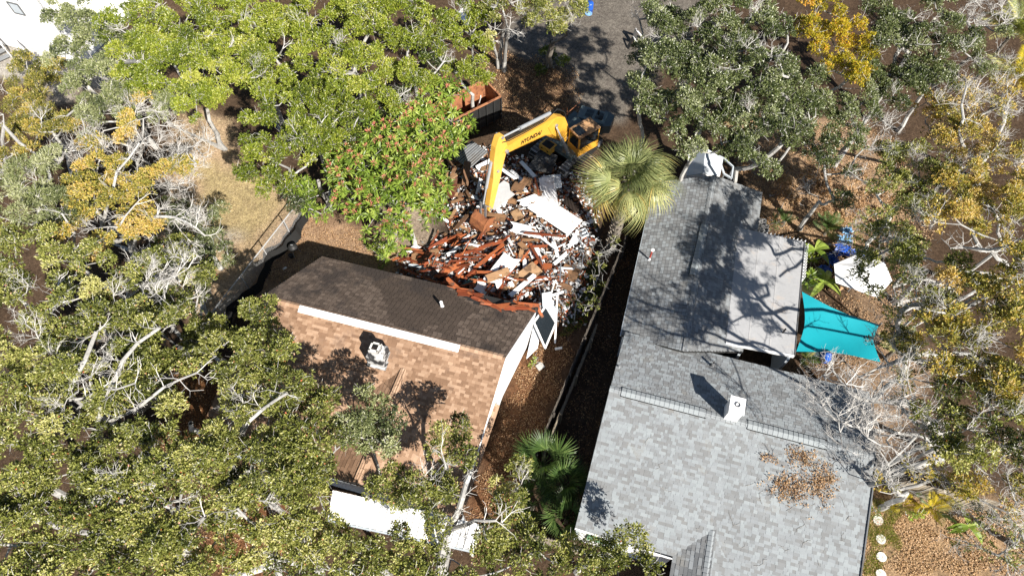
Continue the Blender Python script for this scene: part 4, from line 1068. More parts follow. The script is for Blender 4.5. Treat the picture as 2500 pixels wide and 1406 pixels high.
tag(G().sheet(P(1307, 893, .06), P(1320, 884, .06), P(1331, 895, .08), P(1316, 905, .08), .04, .6).build('paving_slab', M_concrete), 'small grey slab below the leaning window frame', 'slab')
# chair, crates near the palm
def crate(name, label, c, s, mat, tint, yaw=.4):
    t_ = thing(name, label, 'crate', c)
    A = tilt_axes(yaw, .15, .1); x, y, z = A
    for sx in (-1, 1): G().box(c + x * sx * s / 2 + z * .15, (.03, s, .3), A, tint).build('side_panel', mat, t_)
    for sy in (-1, 1): G().box(c + y * sy * s / 2 + z * .15, (s, .03, .3), A, tint).build('side_panel', mat, t_)
    G().box(c + z * .02, (s, s, .03), A, tint).build('base', mat, t_); G().box(c + z * .16, (s, .03, .26), A, tint).build('divider', mat, t_)
crate('plastic_crate', 'pale blue-white plastic crate in the shade right of the large white panel', P(1424, 573, .3), .5, M_siding, .9)
crate('plastic_crate', 'small whitish open crate just below the pale blue-white crate', P(1404, 589, .3), .4, M_siding, .6, 1.0)

# ---------------------------------------------------------------- plants
LR_ = np.random.default_rng(77)
def leaf_mesh(name, C, Adir, k, L, W, mat, tbase, tspread, parent, spread=.9, up=.55, off=.05, droop=0., fold=.22, tleaf=.16, kind=None):
    """k leaves round every spray centre; each leaf is a folded diamond of two triangles"""
    M = len(C)
    if M == 0: return None
    r = LR_
    c = np.repeat(C, k, 0); a = np.repeat(Adir, k, 0)
    d = r.normal(size=(M * k, 3)) * spread + a
    d[:, 2] -= droop
    d /= np.linalg.norm(d, axis=1)[:, None]
    n = r.normal(size=(M * k, 3)) * .55 + up * (UPZ * 1.0 + np.array(sd) * 1.0)
    s = np.cross(d, n); s /= np.linalg.norm(s, axis=1)[:, None] + 1e-9
    n = np.cross(s, d)
    l = L * r.uniform(.7, 1.25, (M * k, 1)); w_ = W * r.uniform(.75, 1.25, (M * k, 1))
    p = c + d * off * r.uniform(.2, 2.2, (M * k, 1))
    V = np.empty((M * k, 4, 3), np.float32)
    V[:, 0] = p; V[:, 2] = p + d * l
    mid = p + d * l * .52 + n * w_ * fold
    V[:, 1] = mid + s * w_ / 2; V[:, 3] = mid - s * w_ / 2
    i = np.arange(M * k) * 4
    F = np.stack([np.stack([i, i + 1, i + 2], -1), np.stack([i, i + 2, i + 3], -1)], 1).reshape(-1, 3)
    t = np.repeat(np.asarray(tbase) if not np.isscalar(tbase) else np.full(M, tbase), k) + r.normal(0, tleaf, M * k)
    spk = r.random(M * k) < .035
    t = np.where(spk, r.uniform(.92, 1, M * k), np.clip(t, 0, .93))
    org = origin(parent) if parent is not None else np.zeros(3)
    o = link(name, raw_mesh(name, V.reshape(-1, 3) - org, None, F, tint=np.repeat(t, 2), mat=mat), parent)
    if kind: o['kind'] = kind
    return o
def seg_mesh(name, P0, P1, R0, R1, mat, parent, sides=5, tint=None):
    P0, P1 = np.asarray(P0, float), np.asarray(P1, float); R0, R1 = np.asarray(R0, float), np.asarray(R1, float)
    n = len(P0)
    d = P1 - P0; d /= np.linalg.norm(d, axis=1)[:, None] + 1e-9
    ref = np.where(np.abs(d[:, 2:3]) < .9, np.array([[0, 0, 1.]]), np.array([[1., 0, 0]]))
    a = np.cross(d, ref); a /= np.linalg.norm(a, axis=1)[:, None] + 1e-9; b_ = np.cross(d, a)
    th = np.arange(sides) * 2 * np.pi / sides
    ring = a[:, None, :] * np.cos(th)[None, :, None] + b_[:, None, :] * np.sin(th)[None, :, None]
    e = d * (R0[:, None] * .25)
    V = np.concatenate([(P0 - e)[:, None] + ring * R0[:, None, None], (P1 + e)[:, None] + ring * R1[:, None, None]], 1)
    base = np.arange(n)[:, None] * 2 * sides
    k = np.arange(sides); k2 = (k + 1) % sides
    Q = np.stack([base + k, base + k2, base + sides + k2, base + sides + k], -1).reshape(-1, 4)
    tt = np.repeat(LR_.uniform(.35, .8, n) if tint is None else tint, sides)
    org = origin(parent) if parent is not None else np.zeros(3)
    return link(name, raw_mesh(name, V.reshape(-1, 3) - org, Q, tint=tt, mat=mat), parent)
def twig_spray(S, p, d, L, r0, depth_, rr_):
    """recursively forking thin twigs appended to the segment lists"""
    q = p; dd = nrm(d)
    nseg = 3 if depth_ > 0 else 2
    for i in range(nseg):
        dd = nrm(dd + rr_.normal(size=3) * .22 + np.array([0, 0, .04]))
        q2 = q + dd * L / nseg
        ra, rb_ = r0 * (1 - .28 * i / nseg), r0 * (1 - .28 * (i + 1) / nseg)
        S.append((q, q2, ra, rb_))
        if depth_ > 0:
            for _ in range(2 if rr_.random() < .55 else 1):
                ax = rr_.normal(size=3); ax[2] = ax[2] * .5 + .15
                twig_spray(S, q2, nrm(dd * .9 + nrm(ax) * .95), L * rr_.uniform(.5, .72), rb_ * .6, depth_ - 1, rr_)
        q = q2
TREE_N = 0
def tree(name, label, cat, blobs, pal, dens=1.0, bare=0.0, leafL=.122, leafW=.062, tb=.45, ts=.16, trunk_r=.16, base=None, group=None, limbs=(), gap=.12, bark=None, fork=.42, per=11, br=(.34, .66), twigs=5, flat=.9, under=0, twr=.011, sprays=52, bdepth=2, brmul=1.0, **kw):
    global TREE_N
    TREE_N += 1
    rr_ = np.random.default_rng(100 + TREE_N)
    bark = bark or M_bark
    W = []
    for b_ in blobs:
        x, y, rp, z = b_[:4]
        c = P(x, y, z); R = rp / FPX * depth(x, y, z)
        W.append((c, R, b_[4] if len(b_) > 4 else None))
    ctr = sum(c for c, _, _ in W) / len(W)
    bp0 = P(*base) if base is not None else ctr * [1, 1, 0]
    bp0 = np.array([bp0[0], bp0[1], -.1])
    root = thing(name, label, cat, bp0 + [0, 0, .1], group)
    boughs, bt, bb_are = [], [], []
    for c, R, flag in W:
        n = max(1, int(round(1.42 * dens * (R / .62) ** 2)))
        got = 0; tries = 0
        while got < n and tries < n * 12:
            tries += 1
            a = rr_.uniform(0, 2 * np.pi); q = math.sqrt(rr_.uniform(0, 1)) * R * .92
            p = c + np.array([math.cos(a) * q, math.sin(a) * q, 0])
            p[2] += math.sqrt(max(0, 1 - (q / R) ** 2)) * R * .55 - R * .25 + rr_.normal(0, .32)
            if any(np.sum((p[:2] - s[:2]) ** 2) < .46 ** 2 for s in boughs[-30:]): continue
            if rr_.random() < gap * .9: got += 1; continue
            boughs.append(p); got += 1
            bt.append(tb + rr_.normal(0, .15) if not isinstance(flag, float) else flag)
            bb_are.append((flag == 'bare') or (flag is None and rr_.random() < bare))
    if not boughs: boughs, bt, bb_are = [ctr], [tb], [False]
    # ---- skeleton
    zt = np.mean([b_[2] for b_ in boughs])
    lean = (ctr - bp0) * .35
    nodes_ = [bp0]; par = [-1]; rad_ = [trunk_r]
    nt_ = 5
    for i in range(1, nt_ + 1):
        k = i / nt_
        nodes_.append(bp0 + np.array([lean[0] * k + rr_.normal(0, .07), lean[1] * k + rr_.normal(0, .07), zt * fork * k])); par.append(len(nodes_) - 2)
    fk = len(nodes_) - 1
    forced = {}
    for lb in limbs:
        pts = [P(q[0], q[1], q[2] + (.75 if q[2] > 5.5 else 0)) for q in lb[0]]; lb = (lb[0], lb[1] * .78)
        prev = -1
        # dig the limb down to the trunk
        j = min(range(1, fk + 1), key=lambda i: np.linalg.norm(nodes_[i] - pts[0]))
        prev = j
        if np.linalg.norm(nodes_[j] - pts[0]) > 2.5 or lb[1] > .12:
            g0 = np.array([*(pts[0][:2] + (nodes_[j][:2] - pts[0][:2]) * .2), -.1]); nodes_.append(g0); par.append(0); prev = len(nodes_) - 1; forced[prev] = lb[1] * 1.15
        L_ = 0
        for i, p_ in enumerate(pts):
            for kk in ((.5, 1.) if i else (1.,)):
                q = p_ if kk == 1. else (pts[i - 1] + p_) / 2 + rr_.normal(0, .08, 3)
                nodes_.append(q); par.append(prev); prev = len(nodes_) - 1
                forced[prev] = lb[1] * (1 - .55 * (i + kk - 1) / max(1, len(pts) - 1))
    order = sorted(range(len(boughs)), key=lambda i: np.linalg.norm(boughs[i] - nodes_[fk]))
    ends = {}
    for i in order:
        b_ = boughs[i]
        NA = np.array(nodes_)
        dd = np.linalg.norm((NA - b_) * [1, 1, 1.15], axis=1) + np.where(NA[:, 2] > b_[2] - .1, .6, 0) + np.where(NA[:, 2] < zt * fork * .7, 3, 0)
        j = int(np.argmin(dd))
        a = nodes_[j]; L_ = np.linalg.norm(b_ - a); ns = max(2, min(6, int(L_ / .45)))
        bend = nrm(np.cross(b_ - a, [0, 0, 1.])) * rr_.normal(0, .10) * L_ - UPZ * .10 * L_
        prev = j
        for s in range(1, ns + 1):
            k = s / ns
            nodes_.append(a + (b_ - a) * k + bend * math.sin(k * math.pi) + rr_.normal(0, .045, 3) * (k < 1)); par.append(prev); prev = len(nodes_) - 1
        ends[i] = prev
    n_ = len(nodes_); load = np.zeros(n_)
    for i in ends.values(): load[i] += 1
    for i in range(n_ - 1, -1, -1):
        if par[i] >= 0: load[par[i]] += load[i]
    R_ = .017 * brmul * np.maximum(load, .6) ** .48 + .004
    for i in range(fk + 1): R_[i] = max(R_[i], trunk_r * (1.25 if i == 0 else 1 - .06 * i))
    for i, v in forced.items(): R_[i] = max(R_[i], v)
    P0, P1, R0, R1 = [], [], [], []
    for i in range(n_):
        if par[i] >= 0:
            P0.append(nodes_[par[i]]); P1.append(nodes_[i]); R0.append(min(R_[par[i]], R_[i] * 1.5 + .01)); R1.append(R_[i])
    seg_mesh('trunk', P0, P1, R0, R1, bark, root, 7)
    # ---- twigs
    S = []
    for i in list(forced)[2:]:
        if nodes_[i][2] > 3 and rr_.random() < .8:
            for _ in range(2): twig_spray(S, nodes_[i], nrm(rr_.normal(size=3) * [1, 1, .5] + UPZ * .3), rr_.uniform(.5, .9), .022, 1, rr_)
    for i, b_ in enumerate(boughs):
        e = nodes_[ends[i]]; pr_ = nodes_[par[ends[i]]]
        if bb_are[i]:
            for _ in range(4):
                d = nrm(e - pr_) * .8 + nrm(rr_.normal(size=3) * [1, 1, .5]) * .9
                twig_spray(S, e, d, rr_.uniform(.5, .85), twr * 1.5, bdepth, rr_)
        else:
            for _ in range(twigs):
                d = nrm(rr_.normal(size=3) * [1, 1, .6] + UPZ * .5)
                q = e + d * rr_.uniform(.25, .5); q2 = q + nrm(d + rr_.normal(size=3) * .5) * rr_.uniform(.2, .4)
                S.append((e, q, twr, twr * .7)); S.append((q, q2, twr * .7, twr * .4))
    if S:
        a = list(zip(*S)); seg_mesh('twigs', a[0], a[1], a[2], a[3], M_twig, root, 3)['kind'] = 'stuff'
    # ---- leaves
    C, A_d, T = [], [], []
    for i, b_ in enumerate(boughs):
        if bb_are[i]:
            if kw.get('bare_leaves', 0):
                m = int(kw['bare_leaves'])
            else: continue
        else: m = sprays
        rb_ = rr_.uniform(*br); m = int(m * (rb_ / .52) ** 2)
        d = rr_.normal(size=(m, 3)); d /= np.linalg.norm(d, axis=1)[:, None]
        d[:, 2] = np.abs(d[:, 2]) * .9 - .25
        q = rr_.uniform(.25, 1, (m, 1)) ** .55 * rb_
        off = d * q * [1, 1, flat]
        C.append(b_ + off + rr_.normal(0, .04, (m, 3))); A_d.append(d * .6 + [0, 0, .35]); T.append(np.full(m, bt[i]) + rr_.normal(0, ts * .6, m))
    if C:
        leaf_mesh('crown', np.concatenate(C), np.concatenate(A_d), per, leafL, leafW, pal, np.concatenate(T), ts, root)
    return root
NT = (M_leaf_bright, M_leaf_dark, M_leaf_olive, M_leaf_sage, M_leaf_gold, M_leaf_mixed)
B, D, O, Sg, Gd, Mx = NT
# --- top left and top middle
tree('oak_tree', 'grey-green tree overlapping the edge of the white house', 'tree', [(185, 55, 70, 8), (175, 130, 60, 7), (240, 195, 75, 7), (330, 245, 75, 6.5), (285, 130, 75, 8), (170, 190, 40, 6), (400, 270, 60, 6)], Sg, .95, .08, gap=.15, tb=.5)
tree('oak_tree', 'bright green oak nearest the white house, with pale forked limbs', 'tree', [(340, 60, 100, 9), (440, 50, 100, 9), (430, 160, 100, 8.5), (350, 160, 70, 8), (500, 110, 70, 8.5), (470, 235, 65, 7.5)], B, 1.0, .05, tb=.5, limbs=[([(300, 160, 5), (290, 155, 7), (335, 150, 8.3)], .10), ([(380, 80, 5), (370, 50, 7.5), (390, 10, 9)], .1)], gap=.16)
tree('oak_tree', 'bright yellow-green oak at the top edge, second from the white house', 'tree', [(560, 45, 100, 9), (650, 90, 100, 9), (575, 150, 90, 8.5), (540, 215, 55, 7.5), (660, 10, 80, 9.3), (640, 180, 70, 8.5)], B, 1.0, .04, tb=.56, limbs=[([(590, 120, 5), (600, 100, 8), (560, 115, 9)], .12), ([(640, 170, 5), (670, 140, 8), (690, 120, 9)], .1)], gap=.16)
tree('oak_tree', 'tall yellow-green oak at the top edge, above the middle of the canopy', 'tree', [(770, 40, 100, 9.5), (870, 70, 100, 9.5), (760, 150, 95, 9), (860, 170, 90, 9.2), (930, 20, 70, 9.3)], B, 1.0, .05, tb=.55, limbs=[([(880, 190, 5), (860, 180, 8), (800, 175, 9)], .1)], gap=.14)
tree('oak_tree', 'bright oak between the mango tree and the top edge', 'tree', [(1000, 45, 85, 9), (1010, 135, 80, 8.5), (950, 205, 70, 8), (1060, 100, 60, 8.3), (1030, 190, 50, 7.5)], B, .95, .1, tb=.5, gap=.2)
tree('oak_tree', 'lower darker green oak directly left of the red-tipped mango', 'tree', [(690, 265, 95, 8), (790, 255, 90, 8), (650, 340, 70, 7), (735, 345, 80, 7.5), (640, 420, 60, 6.5), (820, 320, 60, 7), (680, 440, 40, 6), (860, 250, 60, 7.5)], B, 1.05, .03, tb=.38, limbs=[([(770, 330, 4), (770, 315, 6.5), (785, 300, 7.8)], .09)], gap=.1)
tree('oak_tree', 'small bright tree with drooping leaves above the waste container', 'tree', [(1125, 60, 55, 8), (1155, 130, 50, 7), (1165, 20, 50, 8), (1160, 185, 35, 6), (1120, 180, 45, 6)], B, 1.0, .06, tb=.55, gap=.15)
tree('oak_tree', 'tree with two pale forking trunks beside the sandy drive', 'tree', [(1235, 25, 55, 8.5), (1215, 85, 35, 7.5), (1290, 5, 50, 9)], O, .95, .1, base=(1222, 158), tb=.5, limbs=[([(1214, 140, 1), (1203, 100, 3.5), (1192, 60, 6)], .16), ([(1232, 150, 1), (1236, 100, 3.8), (1232, 40, 7)], .19)], gap=.15, fork=.5)
tree('oak_tree', 'dark-trunked tree overhanging the middle of the sandy drive', 'tree', [(1320, 15, 60, 8.5), (1335, 60, 50, 7.5), (1390, 15, 45, 8), (1385, 60, 25, 6.5), (1360, 90, 30, 6, 'bare')], O, 1.0, .04, base=(1340, 160), tb=.55, trunk_r=.26, gap=.1, bark=M_trunk)
tree('oak_tree', 'shaded dark tree filling the gap behind the mango tree', 'tree', [(905, 275, 50, 6), (985, 265, 50, 5.5), (1060, 170, 40, 6), (700, 480, 30, 3)], D, .9, .02, tb=.3, gap=.1)
# --- mango
mg_bl = [(1075, 235, 60, 5.6), (1105, 300, 48, 5.2), (980, 320, 90, 6.2), (880, 410, 85, 5.4), (1015, 420, 90, 5.8), (935, 500, 85, 4.8), (830, 400, 50, 4.8), (1050, 490, 50, 4.6), (1040, 350, 80, 6), (870, 480, 60, 4.6), (975, 575, 40, 3.8)]
mroot = thing('mango_tree', 'mango tree with long drooping leaves and red-pink shoot tips beside the rubble', 'tree', P(1012, 600))
mr = np.random.default_rng(9); MC, MT = [], []
for x, y, rp, z in mg_bl:
    c = P(x, y, z); R = rp / FPX * depth(x, y, z)
    for _ in range(int(22 * R * R)):
        a = mr.uniform(0, 2 * np.pi); q = math.sqrt(mr.uniform()) * R
        p = c + np.array([math.cos(a) * q, math.sin(a) * q, math.sqrt(max(0, 1 - (q / R) ** 2)) * R * .6 - .4 + mr.normal(0, .12)])
        if any(np.sum((p - s) ** 2) < .36 ** 2 for s in MC): continue
        MC.append(p)
MC = np.array(MC); MT = .5 + mr.normal(0, .14, len(MC))
leaf_mesh('crown', MC, np.tile([0, -.05, .1], (len(MC), 1)), 20, .40, .10, M_leaf_mango, MT, .12, mroot, spread=.6, droop=.12, up=1.2, off=.03)
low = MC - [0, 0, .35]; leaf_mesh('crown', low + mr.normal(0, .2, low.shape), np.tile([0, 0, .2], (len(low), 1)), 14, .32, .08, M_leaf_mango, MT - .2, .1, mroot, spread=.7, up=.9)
pk = MC[(mr.random(len(MC)) < .6) & (MC[:, 2] > 3.9)] + [0, 0, .10]
leaf_mesh('new_growth', pk, np.tile([0, 0, .55], (len(pk), 1)), 22, .17, .045, M_bud, .5, .2, mroot, spread=.55, up=.3)
fk_ = P(1005, 545, 1.9)
P0, P1, R0, R1 = [], [], [], []
tp = [P(1014, 606, 0) - UPZ * .1, P(1012, 588, .5), P(1003, 562, 1.2), P(990, 535, 2.1), P(975, 500, 3.0)]
for i in range(4): P0.append(tp[i]); P1.append(tp[i + 1]); R0.append(.17 - .02 * i); R1.append(.15 - .02 * i)
for x, y, rp, z in mg_bl:
    e = P(x, y, z - .5); a = tp[-1]; m_ = (a + e) / 2 + [0, 0, .2]
    P0 += [a, m_]; P1 += [m_, e]; R0 += [.09, .06]; R1 += [.06, .03]
for p in MC[::2]:
    j = min(mg_bl, key=lambda b_: np.linalg.norm(P(b_[0], b_[1], b_[3] - .5) - p)); e = P(j[0], j[1], j[3] - .5)
    P0.append(e); P1.append(p); R0.append(.025); R1.append(.012)
seg_mesh('trunk', P0, P1, R0, R1, M_bark, mroot, 7)
tree('mango_sapling', 'dark green broad-leaved shrub at the end of the chain-link fence', 'shrub', [(748, 480, 32, 2.4), (770, 515, 20, 1.6), (735, 455, 20, 2.6)], M_leaf_mango, 1.3, 0, leafL=.3, leafW=.08, tb=.35, trunk_r=.05, per=9, sprays=14, gap=0)
# --- left side
tree('brush_tree', 'pale olive feathery tree below the white railing', 'tree', [(60, 240, 60, 5), (110, 280, 55, 5.5), (45, 330, 60, 6.5), (150, 330, 60, 7), (20, 400, 60, 8)], Mx, 1.0, .1, tb=.48, leafL=.17, leafW=.035, gap=.15)
tree('hedge_shrub', 'vivid green rounded shrub at the foot of the white house', 'shrub', [(110, 175, 45, 2), (60, 160, 30, 2), (150, 195, 30, 1.6)], Mx, 1.3, 0, tb=.42, gap=.05, trunk_r=.06)
tree('feathery_tree', 'silvery sage feathery tree at the left edge with bare poles', 'tree', [(60, 440, 80, 9), (50, 530, 80, 9), (140, 420, 60, 8.5), (215, 290, 55, 8), (250, 250, 45, 7.5), (130, 520, 60, 8.5)], Sg, 1.0, .08, leafL=.17, leafW=.035, tb=.62, gap=.12, limbs=[([(10, 420, 5), (5, 340, 7.5), (8, 280, 9)], .07), ([(130, 345, 4), (160, 300, 6), (180, 270, 7.5)], .05)])
tree('maple_tree', 'orange-gold tree with bare white twigs above the dry yard', 'tree', [(350, 245, 60, 7), (330, 300, 50, 7.3), (270, 350, 60, 7.5), (400, 300, 50, 6.5, 'bare'), (440, 350, 60, 6.3, 'bare'), (330, 400, 70, 7.5), (250, 300, 50, 7, 'bare'), (300, 350, 50, 7.6, 'bare'), (480, 390, 60, 6, 'bare'), (420, 420, 55, 6.6, 'bare')], Mx, .7, .45, base=(350, 480), tb=.78, gap=.1, trunk_r=.14, bark=M_bark, limbs=[([(335, 400, 4.5), (345, 350, 6.5), (350, 290, 7.6)], .1), ([(350, 390, 4.5), (400, 410, 6), (480, 400, 6.6)], .08)], bdepth=2)
tree('maple_tree', 'golden tree with heavy white forked limbs in the left half', 'tree', [(200, 440, 70, 8), (240, 500, 80, 8), (150, 560, 55, 8.3), (320, 480, 70, 7.4), (350, 560, 65, 7.2), (280, 590, 60, 7.6), (400, 480, 55, 6.8, 'bare'), (455, 550, 60, 6.6, 'bare'), (210, 380, 55, 7.8, 'bare'), (420, 420, 50, 7)], Mx, 1.0, .15, base=(330, 640), tb=.68, gap=.14, limbs=[([(328, 605, 4.5), (341, 545, 6.6), (384, 528, 7.3), (452, 541, 7.4), (500, 575, 6.8)], .13), ([(225, 600, 4.5), (262, 500, 7), (285, 420, 8), (340, 350, 8.6)], .13), ([(235, 590, 5), (290, 555, 7.5), (330, 500, 8)], .1), ([(177, 640, 5), (182, 570, 7.6), (150, 520, 8.6)], .1)])
tree('cedar_tree', 'blue-green feathery shrub at the yard edge beside the chain-link fence', 'shrub', [(500, 600, 60, 3.5), (460, 560, 55, 4), (530, 620, 40, 3), (470, 640, 60, 4), (520, 530, 35, 2.5), (430, 530, 40, 4)], D, 1.05, .04, leafL=.15, leafW=.035, tb=.55, gap=.08)
tree('oak_tree', 'dull green tree left of the chain-link fence, below the golden trees', 'tree', [(430, 700, 75, 6), (470, 760, 60, 5.5), (400, 640, 60, 6.3), (500, 690, 45, 4.8), (440, 620, 40, 5.5), (400, 800, 50, 6), (480, 820, 40, 5)], O, 1.0, .08, tb=.36, gap=.1, limbs=[([(290, 740, 5), (350, 700, 7), (440, 650, 7.6)], .05)])
tree('oak_tree', 'olive tree at the left edge with long vertical white stems', 'tree', [(80, 630, 80, 9), (180, 650, 70, 9), (55, 730, 80, 9), (5, 600, 60, 9), (5, 690, 60, 9), (150, 740, 80, 9.2), (260, 680, 60, 8.6)], O, 1.0, .08, tb=.55, gap=.18, limbs=[([(120, 840, 5), (130, 760, 7.5), (140, 700, 9)], .11), ([(155, 860, 4.5), (150, 790, 7)], .12)])
tree('oak_tree', 'olive tree with antler-like pale branches right of the left-edge oak', 'tree', [(330, 660, 65, 8), (330, 740, 75, 8.3), (250, 780, 80, 8.6), (410, 660, 55, 7.4, 'bare'), (380, 720, 50, 7.6, 'bare'), (180, 830, 70, 8.8), (320, 820, 70, 8.2), (410, 740, 50, 7)], O, 1.0, .12, tb=.45, gap=.16, limbs=[([(120, 860, 4), (122, 780, 6.8), (150, 730, 8)], .1), ([(330, 700, 6), (380, 690, 7.5), (460, 655, 8)], .06)])
tree('oak_tree', 'pale olive oak with a thick white trunk, at the left edge below the middle', 'tree', [(60, 850, 85, 9), (60, 950, 90, 9), (170, 900, 70, 9), (250, 900, 75, 8.8), (70, 1040, 80, 9), (160, 1000, 60, 8.8)], O, 1.0, .08, tb=.62, gap=.16, limbs=[([(165, 1215, 2.5), (90, 1150, 5), (100, 1090, 6.2), (135, 1020, 7.3), (180, 930, 8.2), (235, 810, 9.2)], .25), ([(130, 940, 7), (118, 960, 7.6), (155, 1000, 8.2)], .14)])
tree('oak_tree', 'oak with long white arched branches pointing at the brown roof', 'tree', [(350, 880, 70, 7.5), (420, 900, 60, 7.2), (340, 960, 70, 7.8), (250, 990, 75, 8.2), (440, 860, 40, 7), (360, 1040, 80, 8.2), (300, 1080, 80, 8.4)], O, .95, .06, tb=.5, gap=.22, limbs=[([(190, 1230, 2.5), (205, 1160, 4.8), (245, 1070, 6.6), (260, 960, 7.8), (300, 880, 8.8), (390, 800, 9.4)], .2), ([(255, 1035, 7), (330, 1000, 7.6), (400, 945, 8.2), (480, 910, 8.7)], .12), ([(190, 1000, 7.5), (240, 950, 8.4), (330, 935, 8.9)], .1), ([(200, 1190, 4), (180, 1130, 5.6)], .13)])
tree('oak_tree', 'dense yellow-green oak at the bottom left corner', 'tree', [(80, 1160, 85, 8.5), (60, 1260, 90, 8.5), (70, 1360, 90, 8.5), (170, 1310, 80, 8.3), (20, 1100, 60, 8.5)], O, .95, .05, tb=.52, gap=.2, limbs=[([(60, 1260, 2), (50, 1230, 4), (50, 1190, 5.5)], .18)])
tree('oak_tree', 'olive oak at the bottom edge, right of the corner oak', 'tree', [(190, 1150, 70, 8), (270, 1200, 80, 8.3), (280, 1300, 90, 8.5), (220, 1390, 80, 8.5), (360, 1360, 80, 8.5), (150, 1220, 50, 8)], O, 1.0, .06, tb=.56, gap=.14, limbs=[([(330, 1330, 4), (345, 1300, 6), (355, 1260, 7.5)], .07)])
tree('oak_tree', 'olive oak with thin white twigs left of the fallen-leaf clearing', 'tree', [(430, 1060, 75, 8.2), (450, 1150, 85, 8.5), (380, 1190, 80, 8.5), (400, 1280, 80, 8.5), (520, 1120, 70, 8.3), (330, 1120, 60, 8.3)], O, 1.05, .05, tb=.58, gap=.1, limbs=[([(340, 1210, 4), (330, 1180, 6.5), (350, 1150, 8.4)], .06)])
tree('oak_tree', 'bright oak with a thick white limb at the bottom edge below the clearing', 'tree', [(480, 1300, 70, 8), (450, 1370, 80, 8.2), (560, 1240, 60, 8), (560, 1370, 45, 8), (600, 1300, 45, 7.8), (520, 1230, 50, 8.3)], O, 1.05, .06, tb=.66, gap=.1, limbs=[([(425, 1440, 1), (440, 1350, 5), (460, 1300, 7), (500, 1260, 8.3)], .22)])
tree('oak_tree', 'leafy oak crown reaching over the left end of the brown roof', 'tree', [(625, 790, 45, 7), (560, 850, 50, 7), (630, 860, 60, 7.6), (690, 880, 55, 7.8), (580, 930, 65, 7.8), (670, 950, 75, 8.2), (740, 960, 50, 8), (650, 750, 22, 6.6), (530, 790, 20, 6.6)], O, 1.1, .02, tb=.5, gap=.05, base=(520, 1090), limbs=[([(560, 1180, 3), (565, 1110, 5.6), (590, 1060, 7), (640, 1000, 7.8), (700, 960, 8.6)], .17)])
tree('oak_tree', 'dense oak crown below the left half of the brown roof', 'tree', [(590, 1030, 75, 8.2), (680, 1040, 80, 8.4), (750, 1040, 60, 8.2), (800, 1000, 30, 7.6), (560, 1110, 65, 8.2), (650, 1130, 80, 8.5), (740, 1120, 80, 8.5), (800, 1090, 45, 8)], O, 1.1, .03, tb=.52, gap=.07, base=(600, 1240), limbs=[([(690, 1250, 3), (640, 1200, 5.6), (600, 1150, 7.4)], .14)])
tree('oak_tree', 'slender grey-green crown standing over the middle of the brown roof', 'tree', [(905, 975, 45, 7.4), (930, 1020, 45, 7.6), (890, 1030, 40, 7.5), (950, 1080, 35, 7.2), (860, 1060, 25, 7.2)], Sg, 1.15, 0, tb=.5, gap=.04, base=(900, 1290))
tree('oak_tree', 'yellow-leaved oak covering the left end of the white awning', 'tree', [(620, 1210, 70, 8), (700, 1210, 75, 8.3), (770, 1190, 55, 8), (740, 1280, 60, 8.2), (680, 1300, 55, 8), (790, 1250, 30, 7.6), (640, 1370, 50, 7.8)], O, 1.05, .08, tb=.66, gap=.1, base=(680, 1400), limbs=[([(790, 1400, 2), (740, 1320, 5), (640, 1290, 7), (580, 1240, 8)], .11)])
tree('oak_tree', 'oak crown in front of the right end of the white awning', 'tree', [(1010, 1180, 60, 7.4), (960, 1190, 45, 7.2), (1050, 1130, 45, 7.4), (1070, 1200, 42, 7.2), (1120, 1120, 35, 7), (1100, 1060, 40, 6.8), (1132, 1062, 22, 6.6), (1040, 1240, 50, 7.2), (1130, 1020, 20, 6.5)], O, 1.1, .04, tb=.46, gap=.06, base=(1085, 1400), limbs=[([(1060, 1440, .6), (1080, 1350, 3.4), (1110, 1270, 5.2), (1130, 1210, 6.3), (1150, 1150, 7)], .26), ([(1105, 1290, 5), (1160, 1270, 5.8), (1210, 1270, 6.2)], .15), ([(1090, 1150, 6), (1080, 1110, 7)], .08)])
tree('oak_tree', 'olive oak at the bottom edge below the white awning', 'tree', [(730, 1360, 70, 7.6), (800, 1370, 60, 7.4), (870, 1370, 65, 7.2), (950, 1350, 65, 7.2), (830, 1310, 25, 7), (1000, 1310, 40, 7), (1010, 1390, 60, 7)], O, 1.05, .05, tb=.5, gap=.12)
tree('oak_tree', 'shrubby oak filling the gap between the white gable wall and the fan palms', 'tree', [(1228, 1190, 28, 5.4), (1240, 1160, 45, 5.6), (1250, 1220, 50, 5.8), (1228, 1262, 35, 5.6), (1240, 1290, 55, 6), (1190, 1330, 45, 6), (1270, 1350, 45, 5.8), (1200, 1390, 60, 6)], O, 1.0, .08, tb=.55, gap=.12, limbs=[([(1230, 1330, 3), (1240, 1290, 5), (1225, 1275, 6)], .07)])
tree('oak_tree', 'leafy branch tips at the bottom edge in front of the grey roof', 'tree', [(1330, 1380, 60, 5.8), (1420, 1370, 55, 5.6), (1490, 1380, 60, 5.6), (1560, 1390, 45, 5.4), (1490, 1330, 28, 5.4), (1515, 1290, 14, 5.3), (1545, 1310, 14, 5.3), (1110, 1390, 60, 6.4), (1430, 1330, 16, 5.2)], O, 1.1, .05, tb=.48, gap=.06, br=(.38, .62))
